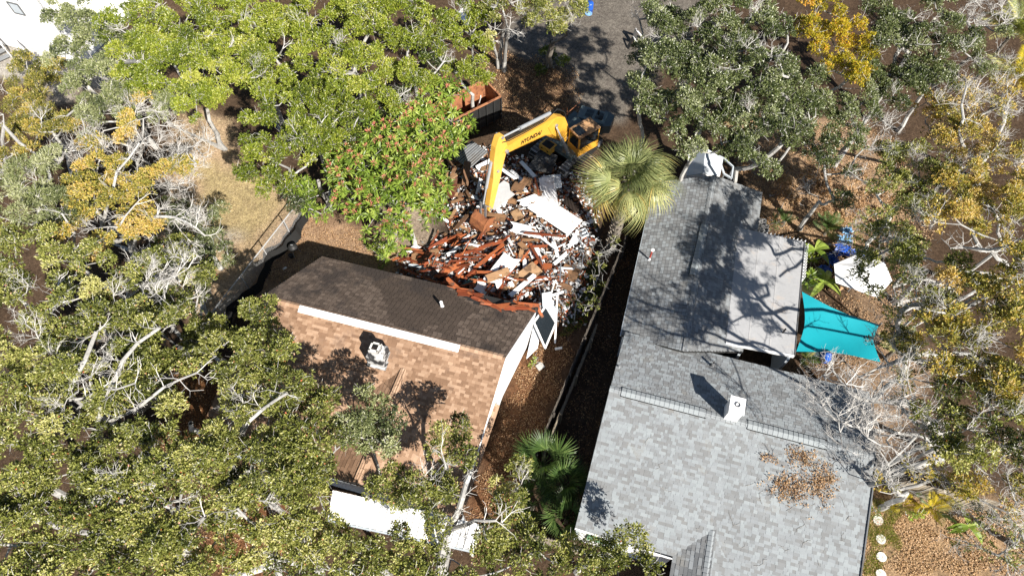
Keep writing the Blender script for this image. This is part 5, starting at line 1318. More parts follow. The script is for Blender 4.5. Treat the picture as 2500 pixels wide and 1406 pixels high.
# --- top right
tree('oak_tree', 'grey-green oak overhanging the right side of the sandy drive', 'tree', [(1640, 50, 80, 10.8), (1570, 140, 45, 9.3), (1640, 150, 80, 10.8), (1590, 220, 50, 8.8), (1650, 260, 65, 9.8), (1580, 245, 38, 9.4), (1600, 300, 34, 8.6), (1590, 30, 55, 10.4), (1620, 90, 60, 10.4)], D, 1.05, .10, tb=.66, gap=.12)
tree('oak_tree', 'dark oak behind the palm at the top, with silvery inner twigs', 'tree', [(1740, 60, 90, 11.2), (1740, 170, 90, 11), (1730, 260, 80, 10.4), (1680, 330, 45, 9.2), (1790, 320, 60, 9.8)], D, 1.1, .08, tb=.6, gap=.08)
tree('oak_tree', 'large dark oak hanging over the dry leaf yard', 'tree', [(1850, 60, 90, 11.2), (1850, 170, 95, 11), (1860, 270, 90, 10.4), (1920, 330, 60, 7.8), (1950, 220, 80, 8.8), (1820, 350, 45, 9.2), (1860, 400, 35, 8.4)], D, 1.1, .07, tb=.54, gap=.08)
tree('golden_tree', 'bright yellow tree between the dark oaks at the top right', 'tree', [(2000, 30, 60, 9), (2050, 80, 55, 8.8), (2100, 120, 45, 8.6), (2060, 180, 50, 8.4), (2110, 195, 35, 8.2), (1985, 80, 40, 8.8)], Gd, 1.1, .02, tb=.42, gap=.06)
tree('oak_tree', 'dark green oak right of the yellow tree', 'tree', [(2160, 60, 75, 8.8), (2170, 150, 60, 8.4), (2240, 110, 75, 8.6), (2200, 210, 65, 8), (2130, 260, 65, 7.8), (2060, 290, 60, 7.6), (2290, 200, 60, 8)], D, 1.05, .1, tb=.55, gap=.12, limbs=[([(2220, 130, 5), (2200, 115, 7.5), (2240, 108, 8.8)], .09)])
tree('oak_tree', 'half-bare dark oak reaching down towards the dry leaf yard', 'tree', [(2000, 340, 60, 7.2), (2070, 370, 60, 7), (2090, 430, 40, 6.4), (2130, 340, 60, 7.4), (2000, 410, 28, 6), (2060, 470, 20, 5.6)], D, .85, .3, tb=.45, gap=.14)
tree('oak_tree', 'twiggy grey-green tree in the top right corner beside the palm fronds', 'tree', [(2330, 60, 70, 8.8), (2400, 40, 60, 8.8, 'bare'), (2360, 140, 65, 8.4), (2420, 110, 50, 8.4), (2330, 10, 60, 9)], D, .95, .2, tb=.66, gap=.1)
# --- right side
tree('bare_tree', 'pale brown leafless tree with a white forked trunk at the right', 'tree', [(2350, 240, 60, 8, 'bare'), (2420, 260, 55, 8, 'bare'), (2300, 300, 55, 7.4), (2400, 330, 60, 8), (2450, 200, 40, 8, 'bare'), (2330, 350, 50, 7.6), (2270, 250, 40, 7.4)], Mx, 1.235, .4, tb=.72, base=(2400, 440), gap=.1, limbs=[([(2400, 420, 4), (2375, 385, 6), (2348, 350, 7.2), (2352, 290, 8), (2360, 210, 9)], .16), ([(2375, 395, 6), (2350, 410, 6.4), (2320, 440, 6.6)], .07)], bare_leaves=12)
tree('autumn_tree', 'yellowing tree above the blue tarpaulin, full of fine grey twigs', 'tree', [(2200, 380, 60, 6.8), (2180, 460, 60, 6.8), (2250, 440, 65, 7.2), (2240, 520, 60, 7.2), (2160, 540, 50, 9.2), (2290, 380, 45, 7.4, 'bare'), (2110, 590, 40, 6.2, 'bare'), (2140, 600, 40, 6.4), (2200, 580, 50, 7)], O, 1.235, .35, tb=.5, gap=.12, bare_leaves=14)
tree('autumn_tree', 'yellow-orange tree at the right edge with a curved white limb', 'tree', [(2340, 450, 65, 8), (2430, 430, 65, 8.4), (2400, 520, 70, 8.4), (2470, 500, 50, 8.6), (2320, 540, 55, 12.3), (2480, 400, 45, 8.4), (2560, 600, 70, 12.4), (2450, 590, 60, 12.9)], Mx, 1.3, .16, tb=.62, gap=.12, limbs=[([(2470, 690, 4), (2455, 640, 6), (2420, 612, 7), (2370, 606, 7.6), (2320, 606, 7.8)], .14), ([(2450, 600, 5), (2440, 540, 7), (2410, 500, 8.2)], .12)], bare_leaves=12)
tree('autumn_tree', 'sparse tree leaning over the white canopy', 'tree', [(2120, 650, 32, 9.2), (2190, 640, 50, 9.4), (2260, 620, 55, 11.5), (2270, 700, 60, 11.7), (2330, 650, 50, 11.9), (2190, 740, 45, 9.2), (2110, 720, 28, 8.6)], O, 1.17, .35, tb=.52, gap=.18, base=(2400, 700), limbs=[([(2440, 680, 4.5), (2380, 665, 6.4), (2320, 690, 7), (2260, 740, 7.2), (2200, 765, 7)], .13), ([(2310, 700, 6.6), (2230, 680, 7), (2180, 700, 7)], .07)], bare_leaves=13)
tree('autumn_tree', 'golden brown tree at the right edge beside the shade cloth', 'tree', [(2360, 720, 60, 12.3), (2440, 730, 60, 12.7), (2350, 800, 70, 12.5), (2450, 820, 70, 12.9), (2280, 820, 50, 11.9), (2210, 800, 45, 9.2), (2240, 760, 45, 11.1, 'bare'), (2560, 780, 70, 12.4), (2570, 700, 60, 12.4), (2490, 680, 45, 12.7)], Mx, 1.3, .2, tb=.6, gap=.12, bare_leaves=12)
tree('autumn_tree', 'twiggy tree with long white limbs beyond the rear corner of the grey roof', 'tree', [(2210, 880, 50, 9.6, 'bare'), (2280, 900, 55, 11.9), (2350, 890, 60, 12.3), (2430, 900, 65, 12.7), (2160, 830, 35, 9.2), (2240, 950, 45, 11.7, 'bare'), (2570, 930, 70, 12.6), (2560, 1010, 60, 12), (2480, 960, 55, 12.7)], Mx, 1.235, .35, tb=.5, gap=.1, base=(2420, 960), limbs=[([(2400, 880, 5), (2330, 862, 6.6), (2250, 865, 7.2), (2170, 890, 7.4), (2100, 920, 7.4)], .1), ([(2380, 900, 5), (2310, 920, 6.8), (2240, 945, 7.4)], .09)], bare_leaves=11)
tree('bare_tree', 'leafless silver-grey twig crown spreading over the grey roof', 'tree', [(2060, 930, 60, 11.8, 'bare'), (2110, 980, 60, 11.8, 'bare'), (2030, 1000, 55, 11.6, 'bare'), (2080, 1050, 60, 11.6, 'bare'), (2150, 1060, 55, 11.6, 'bare'), (2180, 960, 50, 12, 'bare'), (2150, 1130, 50, 8.6, 'bare'), (2010, 950, 36, 11.4, 'bare'), (2200, 1030, 40, 11.6, 'bare')], O, 1.15, 1, tb=.4, gap=.0, base=(2300, 1120), limbs=[([(2300, 1060, 7), (2240, 1000, 9.5), (2190, 985, 10.4), (2130, 980, 10.8), (2070, 960, 11)], .14), ([(2290, 1090, 7), (2240, 1060, 9), (2170, 1050, 10), (2090, 1040, 10.6)], .10)], bdepth=2, twr=.012)
tree('autumn_tree', 'dark olive and gold tree at the right edge below the middle', 'tree', [(2290, 1010, 55, 11.7), (2360, 990, 65, 12.3), (2440, 1010, 65, 12.5), (2330, 1080, 60, 11.9), (2410, 1090, 60, 12.3), (2480, 1080, 50, 12.5), (2270, 1080, 35, 11.1, 'bare')], O, 1.05, .12, tb=.42, gap=.1, limbs=[([(2290, 1110, 4), (2260, 1050, 6), (2232, 1000, 7.2), (2190, 985, 7.6)], .09)], bare_leaves=12)
tree('bare_tree', 'low leafless branches behind the leaning plank fence', 'tree', [(2230, 1120, 45, 6.4, 'bare'), (2290, 1130, 45, 6.6, 'bare'), (2360, 1150, 50, 7), (2440, 1160, 60, 7.4), (2480, 1220, 50, 7, 'bare'), (2170, 1170, 35, 5.6, 'bare')], Mx, 1.3, .45, tb=.55, gap=.08, bare_leaves=11)
tree('bare_tree', 'grey leafless bush in the bottom right corner over the shaded lawn', 'tree', [(2400, 1250, 50, 4.6, 'bare'), (2430, 1300, 50, 4.6, 'bare'), (2380, 1310, 36, 4.2, 'bare'), (2470, 1270, 45, 5, 'bare'), (2480, 1350, 45, 5)], O, 1.1, .8, tb=.5, gap=.0, base=(2480, 1330), bare_leaves=9)
for x0, lab in (((1930, 1190, 36, 26), 'largest heap of fallen brown leaves and twigs on the grey roof'), ((2005, 1180, 24, 34), 'dark reddish strip of fallen leaves beside the larger leaf heap on the grey roof'), ((1958, 1120, 22, 20), 'small clump of dead leaves on the grey roof nearest the ridge vent'), ((1878, 1120, 14, 5), 'thin scatter of leaves on the grey roof left of the leaf heaps')):
    x, y, rx, ry = x0
    c = ray_plane(x, y, eL, GF[0]); u_, v_ = GF[1], GF[2]
    n = int(rx * ry * .22) + 8; r = LR_
    sc = depth(x, y, 3.6) / FPX
    C = c + np.outer(r.normal(0, .5, n) * rx * sc * 1.5, u_) + np.outer(r.normal(0, .5, n) * ry * sc * 1.4, v_) + np.outer(np.abs(r.normal(0, .05, n)) + .02, UPZ)
    lo = thing('leaf_heap', lab, 'leaf heap', c)
    leaf_mesh('leaves', C, np.tile([0, 0, .1], (n, 1)), 6, .09, .05, M_leaf_tan, r.uniform(.2, .9, n), .1, lo, off=.05, kind='stuff')
    S = []; rr2 = np.random.default_rng(int(x))
    for _ in range(max(2, int(rx / 5))):
        q = c + u_ * rr2.normal(0, .5) * rx * sc + v_ * rr2.normal(0, .5) * ry * sc + UPZ * .04
        twig_spray(S, q, nrm(u_ * rr2.normal() + v_ * rr2.normal() + UPZ * .15), .6, .012, 1, rr2)
    a = list(zip(*S)); seg_mesh('twigs', a[0], a[1], a[2], a[3], M_twig, lo, 3, np.full(len(S), .1))
# fallen twigs on both roofs
S = []; rr2 = np.random.default_rng(3)
for x, y in [(1700, 1290), (1640, 1200), (1840, 1180), (1860, 1230), (1980, 1320), (1900, 1330), (1800, 1330), (2080, 1260), (2060, 1300), (1960, 1270), (1840, 1380), (1620, 1130), (1590, 1060), (2100, 1350), (2000, 1380), (1780, 1250), (1990, 1230), (2050, 1210), (1940, 1240)]:
    q = ray_plane(x, y, eL, GF[0]) + GF[0] * .035
    th = rr2.uniform(0, 6.28); d = GF[1] * math.cos(th) + GF[2] * math.sin(th)
    for k in range(rr2.integers(2, 5)):
        q2 = q + nrm(d + (GF[1] * rr2.normal() + GF[2] * rr2.normal()) * .5) * rr2.uniform(.1, .28); S.append((q, q2, .008, .006)); 
        if rr2.random() < .5: S.append((q2, q2 + nrm(GF[1] * rr2.normal() + GF[2] * rr2.normal()) * .15, .006, .004))
        q = q2
a = list(zip(*S)); o = seg_mesh('fallen_twigs', a[0], a[1], a[2], a[3], M_twig, None, 4, np.full(len(S), .25)); tag(o, 'thin fallen twigs scattered over the front slope of the grey roof', None, None, 'stuff')
# low vegetation
tree('dry_brush', 'tan dead brush in the yard nearest the grey rear wing', 'brush', [(1890, 440, 45, .6), (1850, 390, 30, .6), (1920, 500, 45, .6), (1890, 545, 28, .5)], M_leaf_tan, .75, .1, tb=.6, flat=.35, gap=.25, trunk_r=.03, brmul=.5, sprays=40)
tree('dry_brush', 'widest patch of tan dead brush in the sunny yard under the dark oaks', 'brush', [(1990, 420, 50, .6), (2060, 450, 50, .6), (1990, 490, 50, .6), (2070, 520, 50, .6), (1960, 370, 30, .6), (2130, 500, 40, .6)], M_leaf_tan, .75, .15, tb=.65, flat=.35, gap=.25, trunk_r=.03, brmul=.5, sprays=40)
tree('vine', 'green vine climbing over the plank fence beside the rubble', 'vine', [(1490, 610, 14, 1.9), (1478, 645, 16, 1.8), (1462, 680, 20, 1.7), (1450, 715, 20, 1.6), (1442, 750, 18, 1.6), (1470, 625, 14, 1.5), (1425, 770, 12, 1.4), (1500, 590, 12, 1.9), (1440, 640, 12, .6)], O, 2.2, .1, tb=.55, flat=.8, gap=0, trunk_r=.03, br=(.22, .36), sprays=16, brmul=.5, leafL=.12, leafW=.06, twigs=3)
tree('weed_bush', 'small bright green bush behind the back edge of the brown roof', 'bush', [(930, 618, 26, .7), (955, 606, 14, .6), (905, 610, 10, .5)], M_leaf_mango, 1.6, 0, tb=.5, gap=0, trunk_r=.02, leafL=.2, leafW=.06, br=(.3, .5), sprays=20)
tree('weed_bush', 'little green weed at the foot of the gable wall below the window frame', 'bush', [(1304, 880, 14, .4)], M_leaf_mango, 2, 0, tb=.55, gap=0, trunk_r=.015, leafL=.16, leafW=.07, br=(.25, .35), sprays=14)
tree('weed_bush', 'low green ground plants in the shade right of the rubble', 'bush', [(1385, 745, 30, .2), (1400, 790, 22, .2), (1360, 770, 16, .2), (1455, 650, 20, .2)], B, .8, 0, tb=.3, gap=.1, trunk_r=.015, br=(.2, .4), sprays=14, flat=.3)
tree('weed_bush', 'dark weedy bush at the foot of the dark-trunked drive tree', 'bush', [(1350, 140, 26, .8), (1372, 150, 18, .6), (1325, 165, 16, .5)], B, 1.2, 0, tb=.2, gap=0, trunk_r=.02)
for k, (x, y, rp, lab) in enumerate(((2222, 1245, 20, 'bright lime leafy plant between the two yellow palms at the plank fence'), (2150, 1240, 14, 'small leafy plant at the corner of the grey roof and the lawn'), (1985, 690, 18, 'broad-leaved green plant beside the flat roof and tan chair'), (1975, 640, 20, 'dark leafy plant along the right side of the white picket fence'), (1880, 552, 16, 'spiky green plant beside the stacked concrete blocks'))):
    tree('garden_plant', lab, 'plant', [(x, y, rp, .6)], (M_leaf_mango, B, M_leaf_mango, B, M_frond_dark)[k], 1.8, 0, tb=.62 if k in (0, 2) else .4, gap=0, trunk_r=.02, leafL=(.16, .1, .42, .25, .45)[k], leafW=(.1, .05, .16, .1, .05)[k], br=(.3, .45), sprays=(20, 18, 7, 14, 9)[k])

# ---- palms
def frond_mesh(name, pet, fan, nl, ang, droop, wdt, seed, tint, mat, segs=4):
    r = np.random.default_rng(seed)
    g = G()
    g.tube([(0, 0, 0), (pet * .5, 0, .02), (pet, 0, -.01)], [.022, .016, .012], 4, tint, cap=False)
    for i in range(nl):
        a = -ang + 2 * ang * i / (nl - 1) + r.normal(0, .03)
        L = fan * (.72 + .28 * math.cos(a * .6)) * r.uniform(.9, 1.05)
        d = np.array([math.cos(a), math.sin(a), 0]); s = np.array([-d[1], d[0], 0])
        V = []
        for k in range(segs + 1):
            q = k / segs
            p = np.array([pet * .97, 0, 0]) + d * L * q * (1 - .12 * droop * q * q) - UPZ * droop * L * .55 * q ** 2.6 + UPZ * .05 * math.sin(3.1 * q) * abs(math.sin(a))
            w_ = wdt * (.35 + 1.3 * q if q < .5 else 1.0 * (1 - q) * 2 + .03)
            V += [p - s * w_ / 2 + UPZ * w_ * .25, p + s * w_ / 2]
        Q = [[2 * k, 2 * k + 1, 2 * k + 3, 2 * k + 2] for k in range(segs)]
        g.add(V, Q, tint=float(np.clip(tint + r.normal(0, .13), 0, 1)))
    return raw_mesh(name, np.concatenate(g.v), np.concatenate(g.q), tint=np.concatenate(g.qt), mat=mat)
def put_frond(me, root, p, yaw, pitch, roll=0, sc=1.0, name='frond'):
    o = link(name, me, root, np.asarray(p) - origin(root)); o.rotation_euler = (roll, -pitch, yaw); o.scale = (sc,) * 3
    return o
pr2 = random.Random(4)
pb = P(1490, 606, 0)
palm = thing('fan_palm', 'tall fan palm with a grey-green drooping head between the rubble and the grey roof', 'palm', pb)
PT = 6.6
ptop = pb + UPZ * PT + np.array([.25, .1, 0])
g = G(); tp = [pb - UPZ * .1 + (ptop - pb) * k + [.05 * math.sin(k * 5), 0, 0] for k in np.linspace(0, 1, 14)]
g.tube(tp, [.30 + .03 * (i % 2) for i in range(14)], 10, .45); tk = g.build('trunk', M_trunk, palm)
g = G()
for i in range(170):
    k = i / 170; a = i * 2.4; c = pb + (ptop - pb) * k + UPZ * .05
    d = np.array([math.cos(a), math.sin(a), 0]); s_ = np.array([-d[1], d[0], 0])
    g.add([c + d * .27 + s_ * .07, c + d * .27 - s_ * .07, c + d * .42 + UPZ * .32 - s_ * .03, c + d * .42 + UPZ * .32 + s_ * .03, c + d * .30 + UPZ * .25], [[0, 1, 2, 3]], [[0, 3, 4], [1, 4, 2]], tint=pr2.uniform(.2, 1))
g.build('leaf_bases', M_trunk, palm)
fm = [frond_mesh('frond', p_, 1.5, 38, 1.9, d_ + .3, .05, s_, t_, M_frond, 5) for s_, (p_, d_, t_) in enumerate(((1.1, .8, .45), (1.5, 1.0, .55), (1.3, 1.25, .6), (1.6, 1.3, .72), (.9, .6, .4)))]
fy = [frond_mesh('frond', 1.4, 1.5, 34, 1.7, 1.5, .05, 20 + s_, t_, M_frond, 5) for s_, t_ in enumerate((.85, .95))]
fd = [frond_mesh('dead_frond', 1.0, 1.3, 30, 1.3, 1.4, .04, 30, .5, M_frond_dead)]
for i in range(36):
    k = i / 36; yaw = i * 2.39996 + pr2.uniform(-.3, .3)
    pit = rad(72 - 100 * k ** .9 + pr2.uniform(-12, 12))
    m_ = fm[pr2.choice((0, 4, 1))] if k < .35 else (fm[pr2.choice((1, 2, 3))] if k < .72 else pr2.choice(fm[2:4] + fy))
    put_frond(m_, palm, ptop + UPZ * (.3 - .5 * k), yaw, pit, pr2.uniform(-1.0, 1.0), pr2.uniform(.85, 1.12))
for i in range(9): put_frond(fm[4 if i % 2 else 0], palm, ptop + UPZ * .3, i * 2.4, rad(pr2.uniform(62, 88)), pr2.uniform(-1, 1), pr2.uniform(.7, .9))
for i in range(7): put_frond(fd[0], palm, ptop - UPZ * .4, i * .9, rad(-62 - pr2.uniform(0, 20)), 0, .95, 'dead_frond')
# palmettos in the side passage
pm = [frond_mesh('frond', .9, .95, 24, 1.75, .35, .05, 50 + s_, t_, M_frond_dark) for s_, t_ in enumerate((.35, .55, .8))]
def palmetto(name, label, x, y, z, n, sc, ms=pm, cat='palm', lo=25, hi=75, seed=1):
    r = random.Random(seed)
    c = P(x, y, z); t_ = thing(name, label, cat, c * [1, 1, 0])
    if z > .3:
        g = G(); g.tube([c * [1, 1, 0] - UPZ * .1, c], [.14, .11], 8, .3); g.build('trunk', M_trunk, t_)
    for i in range(n):
        put_frond(r.choice(ms), t_, c, i * 2.39996 + r.uniform(-.2, .2), rad(r.uniform(lo, hi)), r.uniform(-.5, .5), sc * r.uniform(.8, 1.15))
    return t_
palmetto('palmetto', 'brighter fan palmetto at the top of the shady side passage', 1325, 1135, 1.6, 13, 1.15, seed=2)
palmetto('palmetto', 'dark fan palmetto beside the left edge of the grey roof', 1375, 1185, 1.3, 13, 1.1, pm[:2], seed=3)
palmetto('palmetto', 'lowest fan palmetto just above the scalloped fence top', 1385, 1265, 1.0, 11, 1.0, pm[:2], seed=4)
palmetto('palmetto', 'half-hidden palmetto under the oak branches left of the side passage', 1300, 1230, 1.0, 9, .9, pm[:2], seed=5)
# feather palms
def feather(name, L, nl, tint, mat, seed, curl=.5):
    r = np.random.default_rng(seed); g = G()
    pts = [np.array([L * k, 0, L * (.25 * k - curl * k * k)]) for k in np.linspace(0, 1, 7)]
    g.tube(pts, [.018 - .002 * i for i in range(7)], 4, tint, cap=False)
    for i in range(nl):
        k = .12 + .86 * i / nl; c = np.array([L * k, 0, L * (.25 * k - curl * k * k)])
        ll = L * .34 * math.sin(math.pi * min(1, .15 + k * .82)) + .05
        for s in (-1, 1):
            d = nrm(np.array([.55, s * .85, -.15 + r.normal(0, .08)])); w_ = .022
            g.add([c, c + d * ll * .5 + [w_, 0, 0], c + d * ll - UPZ * .05, c + d * ll * .5 - [w_, 0, 0]], [[0, 1, 2, 3]], tint=float(np.clip(tint + r.normal(0, .1), 0, 1)))
    return raw_mesh(name, np.concatenate(g.v), np.concatenate(g.q), tint=np.concatenate(g.qt), mat=mat)
ff = [feather('frond', 1.3, 26, .6, M_frond_dark, 1), feather('frond', 1.3, 26, .8, M_frond, 2), feather('frond', 1.2, 24, .55, M_leaf_gold, 3)]
palmetto('feather_palm', 'yellowed feather palm by the plank fence, the one nearer the grey roof', 2200, 1235, .5, 8, .75, [ff[2], ff[1]], seed=6)
palmetto('feather_palm', 'green and yellow feather palm in front of the middle of the plank fence', 2275, 1240, .8, 9, .95, [ff[0], ff[1], ff[2]], seed=7)
palmetto('feather_palm', 'feather palm under the lower corner of the teal shade cloth', 1965, 875, .4, 8, .7, [ff[0], ff[1]], seed=8)
palmetto('feather_palm', 'dark feather palm between the flat roof and the tan chair', 1955, 700, .8, 7, .7, [ff[0]], seed=9)
palmetto('feather_palm', 'feather palm right of the teal shade cloth under the twigs', 2190, 850, 1.5, 10, 1.1, [ff[0], ff[1]], seed=10)
palmetto('feather_palm', 'brown-green feather palm at the edge of the dry leaf yard', 2020, 560, .5, 12, .9, [ff[0], ff[1]], seed=11)
palmetto('feather_palm', 'small green feather palm right of the stacked concrete blocks', 1915, 540, .4, 8, .7, [ff[0]], seed=12)
palmetto('areca_palm', 'bright green palm clump at the top right edge', 2480, 70, 5.0, 26, 1.9, [ff[1], feather('frond', 1.3, 30, .5, M_frond, 9, .6)], seed=13, lo=0, hi=70)
palmetto('areca_palm', 'yellow-green palm clump at the right edge below the bright palm clump', 2485, 190, 4.0, 22, 1.7, [ff[1], ff[2]], seed=14, lo=0, hi=70)
# banana-like plants by the leaning fence and in the garden
def banana(label, x, y, n, L, seed, z=.6):
    r = random.Random(seed); c = P(x, y, z); t_ = thing('banana_plant', label, 'plant', c * [1, 1, 0])
    g = G(); g.tube([c * [1, 1, 0] - UPZ * .05, c], .05, 6, .4); g.build('stem', M_frond, t_)
    for i in range(n):
        a = i * 2.4 + r.random(); d = np.array([math.cos(a), math.sin(a), 0]); s = np.array([-d[1], d[0], 0]); V = []
        for k in range(6):
            q = k / 5; p = c + d * L * q + UPZ * L * (.55 * q - .8 * q * q); w_ = .16 * math.sin(math.pi * (.08 + .9 * q)) * L
            V += [p - s * w_ + UPZ * w_ * .3, p, p + s * w_ + UPZ * w_ * .3]
        Q = []
        for k in range(5): Q += [[3 * k, 3 * k + 1, 3 * k + 4, 3 * k + 3], [3 * k + 1, 3 * k + 2, 3 * k + 5, 3 * k + 4]]
        g = G(); g.add(V, Q, tint=r.uniform(.3, .9)); g.build('leaf', M_leaf_mango, t_)
banana('banana plant with broad pale leaves at the edge of the shaded lawn', 2365, 1285, 6, 1.0, 1)
banana('big-leaved banana plant left of the white canopy', 2010, 690, 7, 1.3, 2, 1.0)
banana('banana plant in the dark strip right of the white picket fence', 1990, 610, 6, 1.2, 3, 1.0)

# ---------------------------------------------------------------- fences
def board_fence(label, p0, p1, h, mat, step=.15, name='wooden_fence', tint=(.2, .8), post=2.4, seed=1, dog=False, cat='fence', wob=.02, rail_side=1):
    r = random.Random(seed)
    p0, p1 = np.asarray(p0, float) * [1, 1, 0], np.asarray(p1, float) * [1, 1, 0]
    d = nrm(p1 - p0); n = np.array([-d[1], d[0], 0]) * rail_side; L = np.linalg.norm(p1 - p0)
    t_ = thing(name, label, cat, (p0 + p1) / 2)
    for i in range(int(L / step)):
        c = p0 + d * (i + .5) * step + n * r.uniform(-wob, wob); hh_ = h * r.uniform(.97, 1.02); w_ = step * .9
        if dog: poly = [c - d * w_ / 2, c + d * w_ / 2, c + d * w_ / 2 + UPZ * (hh_ - .06), c + d * w_ * .25 + UPZ * hh_, c - d * w_ * .25 + UPZ * hh_, c - d * w_ / 2 + UPZ * (hh_ - .06)]
        else: poly = [c - d * w_ / 2, c + d * w_ / 2, c + d * w_ / 2 + UPZ * hh_, c - d * w_ / 2 + UPZ * hh_]
        G().prism(poly, n * .022, r.uniform(*tint)).build('board', mat, t_)
    for z in (.35, h * .55, h * .9): G().bar(p0 + n * .06 + UPZ * z, p1 + n * .06 + UPZ * z, .05, .09, tint=.35).build('rail', mat, t_)
    for i in range(int(L / post) + 1):
        c = p0 + d * min(i * post, L) + n * .12
        G().bar(c, c + UPZ * (h + .05), .1, .1, up=d, tint=.3).build('post', mat, t_)
    return t_
board_fence('long weathered board fence between the rubble and the grey house', P(1303, 1130, 0), P(1508, 640, 0), 1.7, M_fence, tint=(.25, 1), seed=3, rail_side=-1)
board_fence('second, lower grey board fence running just right of the long weathered fence', P(1316, 1128, 0) + [.12, 0, 0], P(1445, 815, 0) + [.12, 0, 0], 1.45, M_fence_tan, tint=(0, .45), seed=13, rail_side=-1)
board_fence('old dark board fence behind the trunk of the tall palm', P(1512, 630, 0), P(1556, 500, 0), 1.7, M_fence, tint=(.2, .9), seed=4, rail_side=-1)
board_fence('tan dog-eared board fence at the bottom edge below the palmettos', P(1282, 1316, 0), P(1412, 1352, 0), 1.8, M_fence_tan, dog=True, seed=5, tint=(.5, 1), rail_side=1)
board_fence('weathered plank fence at the right beside the two yellow palms', P(2168, 1196, 0), P(2400, 1250, 0), 1.85, M_fence_tan, seed=6, tint=(.15, .9), rail_side=1, wob=.03)
board_fence('broken old boards behind the oak branches left of the brown house', P(345, 1010, 0), P(430, 945, 0), 1.5, M_fence_tan, seed=7, tint=(.2, .8))
# chain-link fence with black screen cloth
CFa, CFb = P(497, 850, 0), P(757, 512, 0)
cf = thing('chain_link_fence', 'galvanised chain-link fence with black screen cloth left of the brown house', 'fence', (CFa + CFb) / 2)
cdv = nrm(CFb - CFa); CL_ = np.linalg.norm(CFb - CFa); FH = 1.55
for i in range(6):
    c = CFa + cdv * CL_ * i / 5
    g = G(); g.tube([c, c + UPZ * (FH + .03)], .035, 6, .9); g.build('post', M_wire, cf)
g = G(); g.tube([CFa + UPZ * FH, CFb + UPZ * FH], .038, 6, .9); g.build('rail', M_wire, cf)
g = G(); st_ = .12; P0, P1 = [], []
nn = int((CL_ + FH) / st_)
for i in range(nn):
    for sg in (1, -1):
        s0 = i * st_ - (FH if sg > 0 else 0); a = (s0, 0.05) if sg > 0 else (s0, FH); b_ = (s0 + FH, FH) if sg > 0 else (s0 + FH, .05)
        lo_ = max(0, -a[0] / (b_[0] - a[0])); hi_ = min(1, (CL_ - a[0]) / (b_[0] - a[0]))
        if hi_ <= lo_: continue
        q = lambda k: CFa + cdv * (a[0] + (b_[0] - a[0]) * k) + UPZ * (a[1] + (b_[1] - a[1]) * k)
        P0.append(q(lo_)); P1.append(q(hi_))
seg_mesh('wire_mesh', P0, P1, np.full(len(P0), .004), np.full(len(P0), .004), M_wire, cf, 3, np.full(len(P0), .35))
g = G(); nrmf = np.array([cdv[1], -cdv[0], 0])
V = []; nS = 26
for i in range(nS + 1):
    c = CFa + cdv * CL_ * i / nS + nrmf * (.5 + .22 * math.sin(i * .7) + .1 * math.sin(i * 1.9))
    V += [c + UPZ * .02, c + nrmf * (-.16 - .06 * math.sin(i)) + UPZ * (.75 + .1 * math.sin(i * 1.3))]
g.add(V, [[2 * i, 2 * i + 2, 2 * i + 3, 2 * i + 1] for i in range(nS)], tint=.5); g.build('screen_cloth', M_cloth_black, cf)
# picket fence round the flat-roofed annexe
def picket(label, a, b_, n, seed):
    t_ = thing('picket_fence', label, 'fence', (a + b_) / 2 * [1, 1, 0]); d = nrm(b_ - a); nn_ = np.array([-d[1], d[0], 0]); L = np.linalg.norm((b_ - a)[:2])
    for i in range(n):
        c = a * [1, 1, 0] + d * L * (i + .5) / n; w_ = .08
        G().prism([c - d * w_ / 2, c + d * w_ / 2, c + d * w_ / 2 + UPZ * 2.55, c + UPZ * 2.7, c - d * w_ / 2 + UPZ * 2.55], nn_ * .025, .85).build('picket', M_white, t_)
    for z in (1.0, 2.3): G().bar(a * [1, 1, 0] + UPZ * z + nn_ * -.04, b_ * [1, 1, 0] + UPZ * z + nn_ * -.04, .05, .09, tint=.7).build('rail', M_white, t_)
up_ = hdir(f00, f01)
picket('white picket fence along the far end of the flat roof', f01 + up_ * .45 + ins * .8, f11 + up_ * .45 + ins * .35, 15, 1)
picket('white picket fence along the right side of the flat roof', f11 + up_ * .35 + ins * .4, f11 - up_ * 2.2 + ins * .3, 12, 2)
# stacked hollow blocks
for k, (x, y, z, lb) in enumerate(((1848, 546, 2.0, 'left hollow concrete block on the stack at the corner of the grey rear wing'), (1862, 548, 2.0, 'right hollow concrete block on the stack at the corner of the grey rear wing'), (1868, 562, 1.6, 'lower hollow concrete block in front of the stack at the rear wing corner'))):
    c = P(x, y, z); bl = thing('concrete_block', lb, 'block', c * [1, 1, 0] + UPZ * (z - .25))
    A = [up_, ins, UPZ]
    for q in (-1, 0, 1): G().box(c + up_ * q * .24, (.05, .26, .5), A, .8).build('web', M_concrete, bl)
    for q in (-1, 1): G().box(c + ins * q * .12, (.53, .04, .5), A, .8).build('side_shell', M_concrete, bl)
    G().box(c * [1, 1, 0] + UPZ * (z / 2 - .12), (.5, .26, z - .27), A, .4).build('base_block', M_concrete, bl)
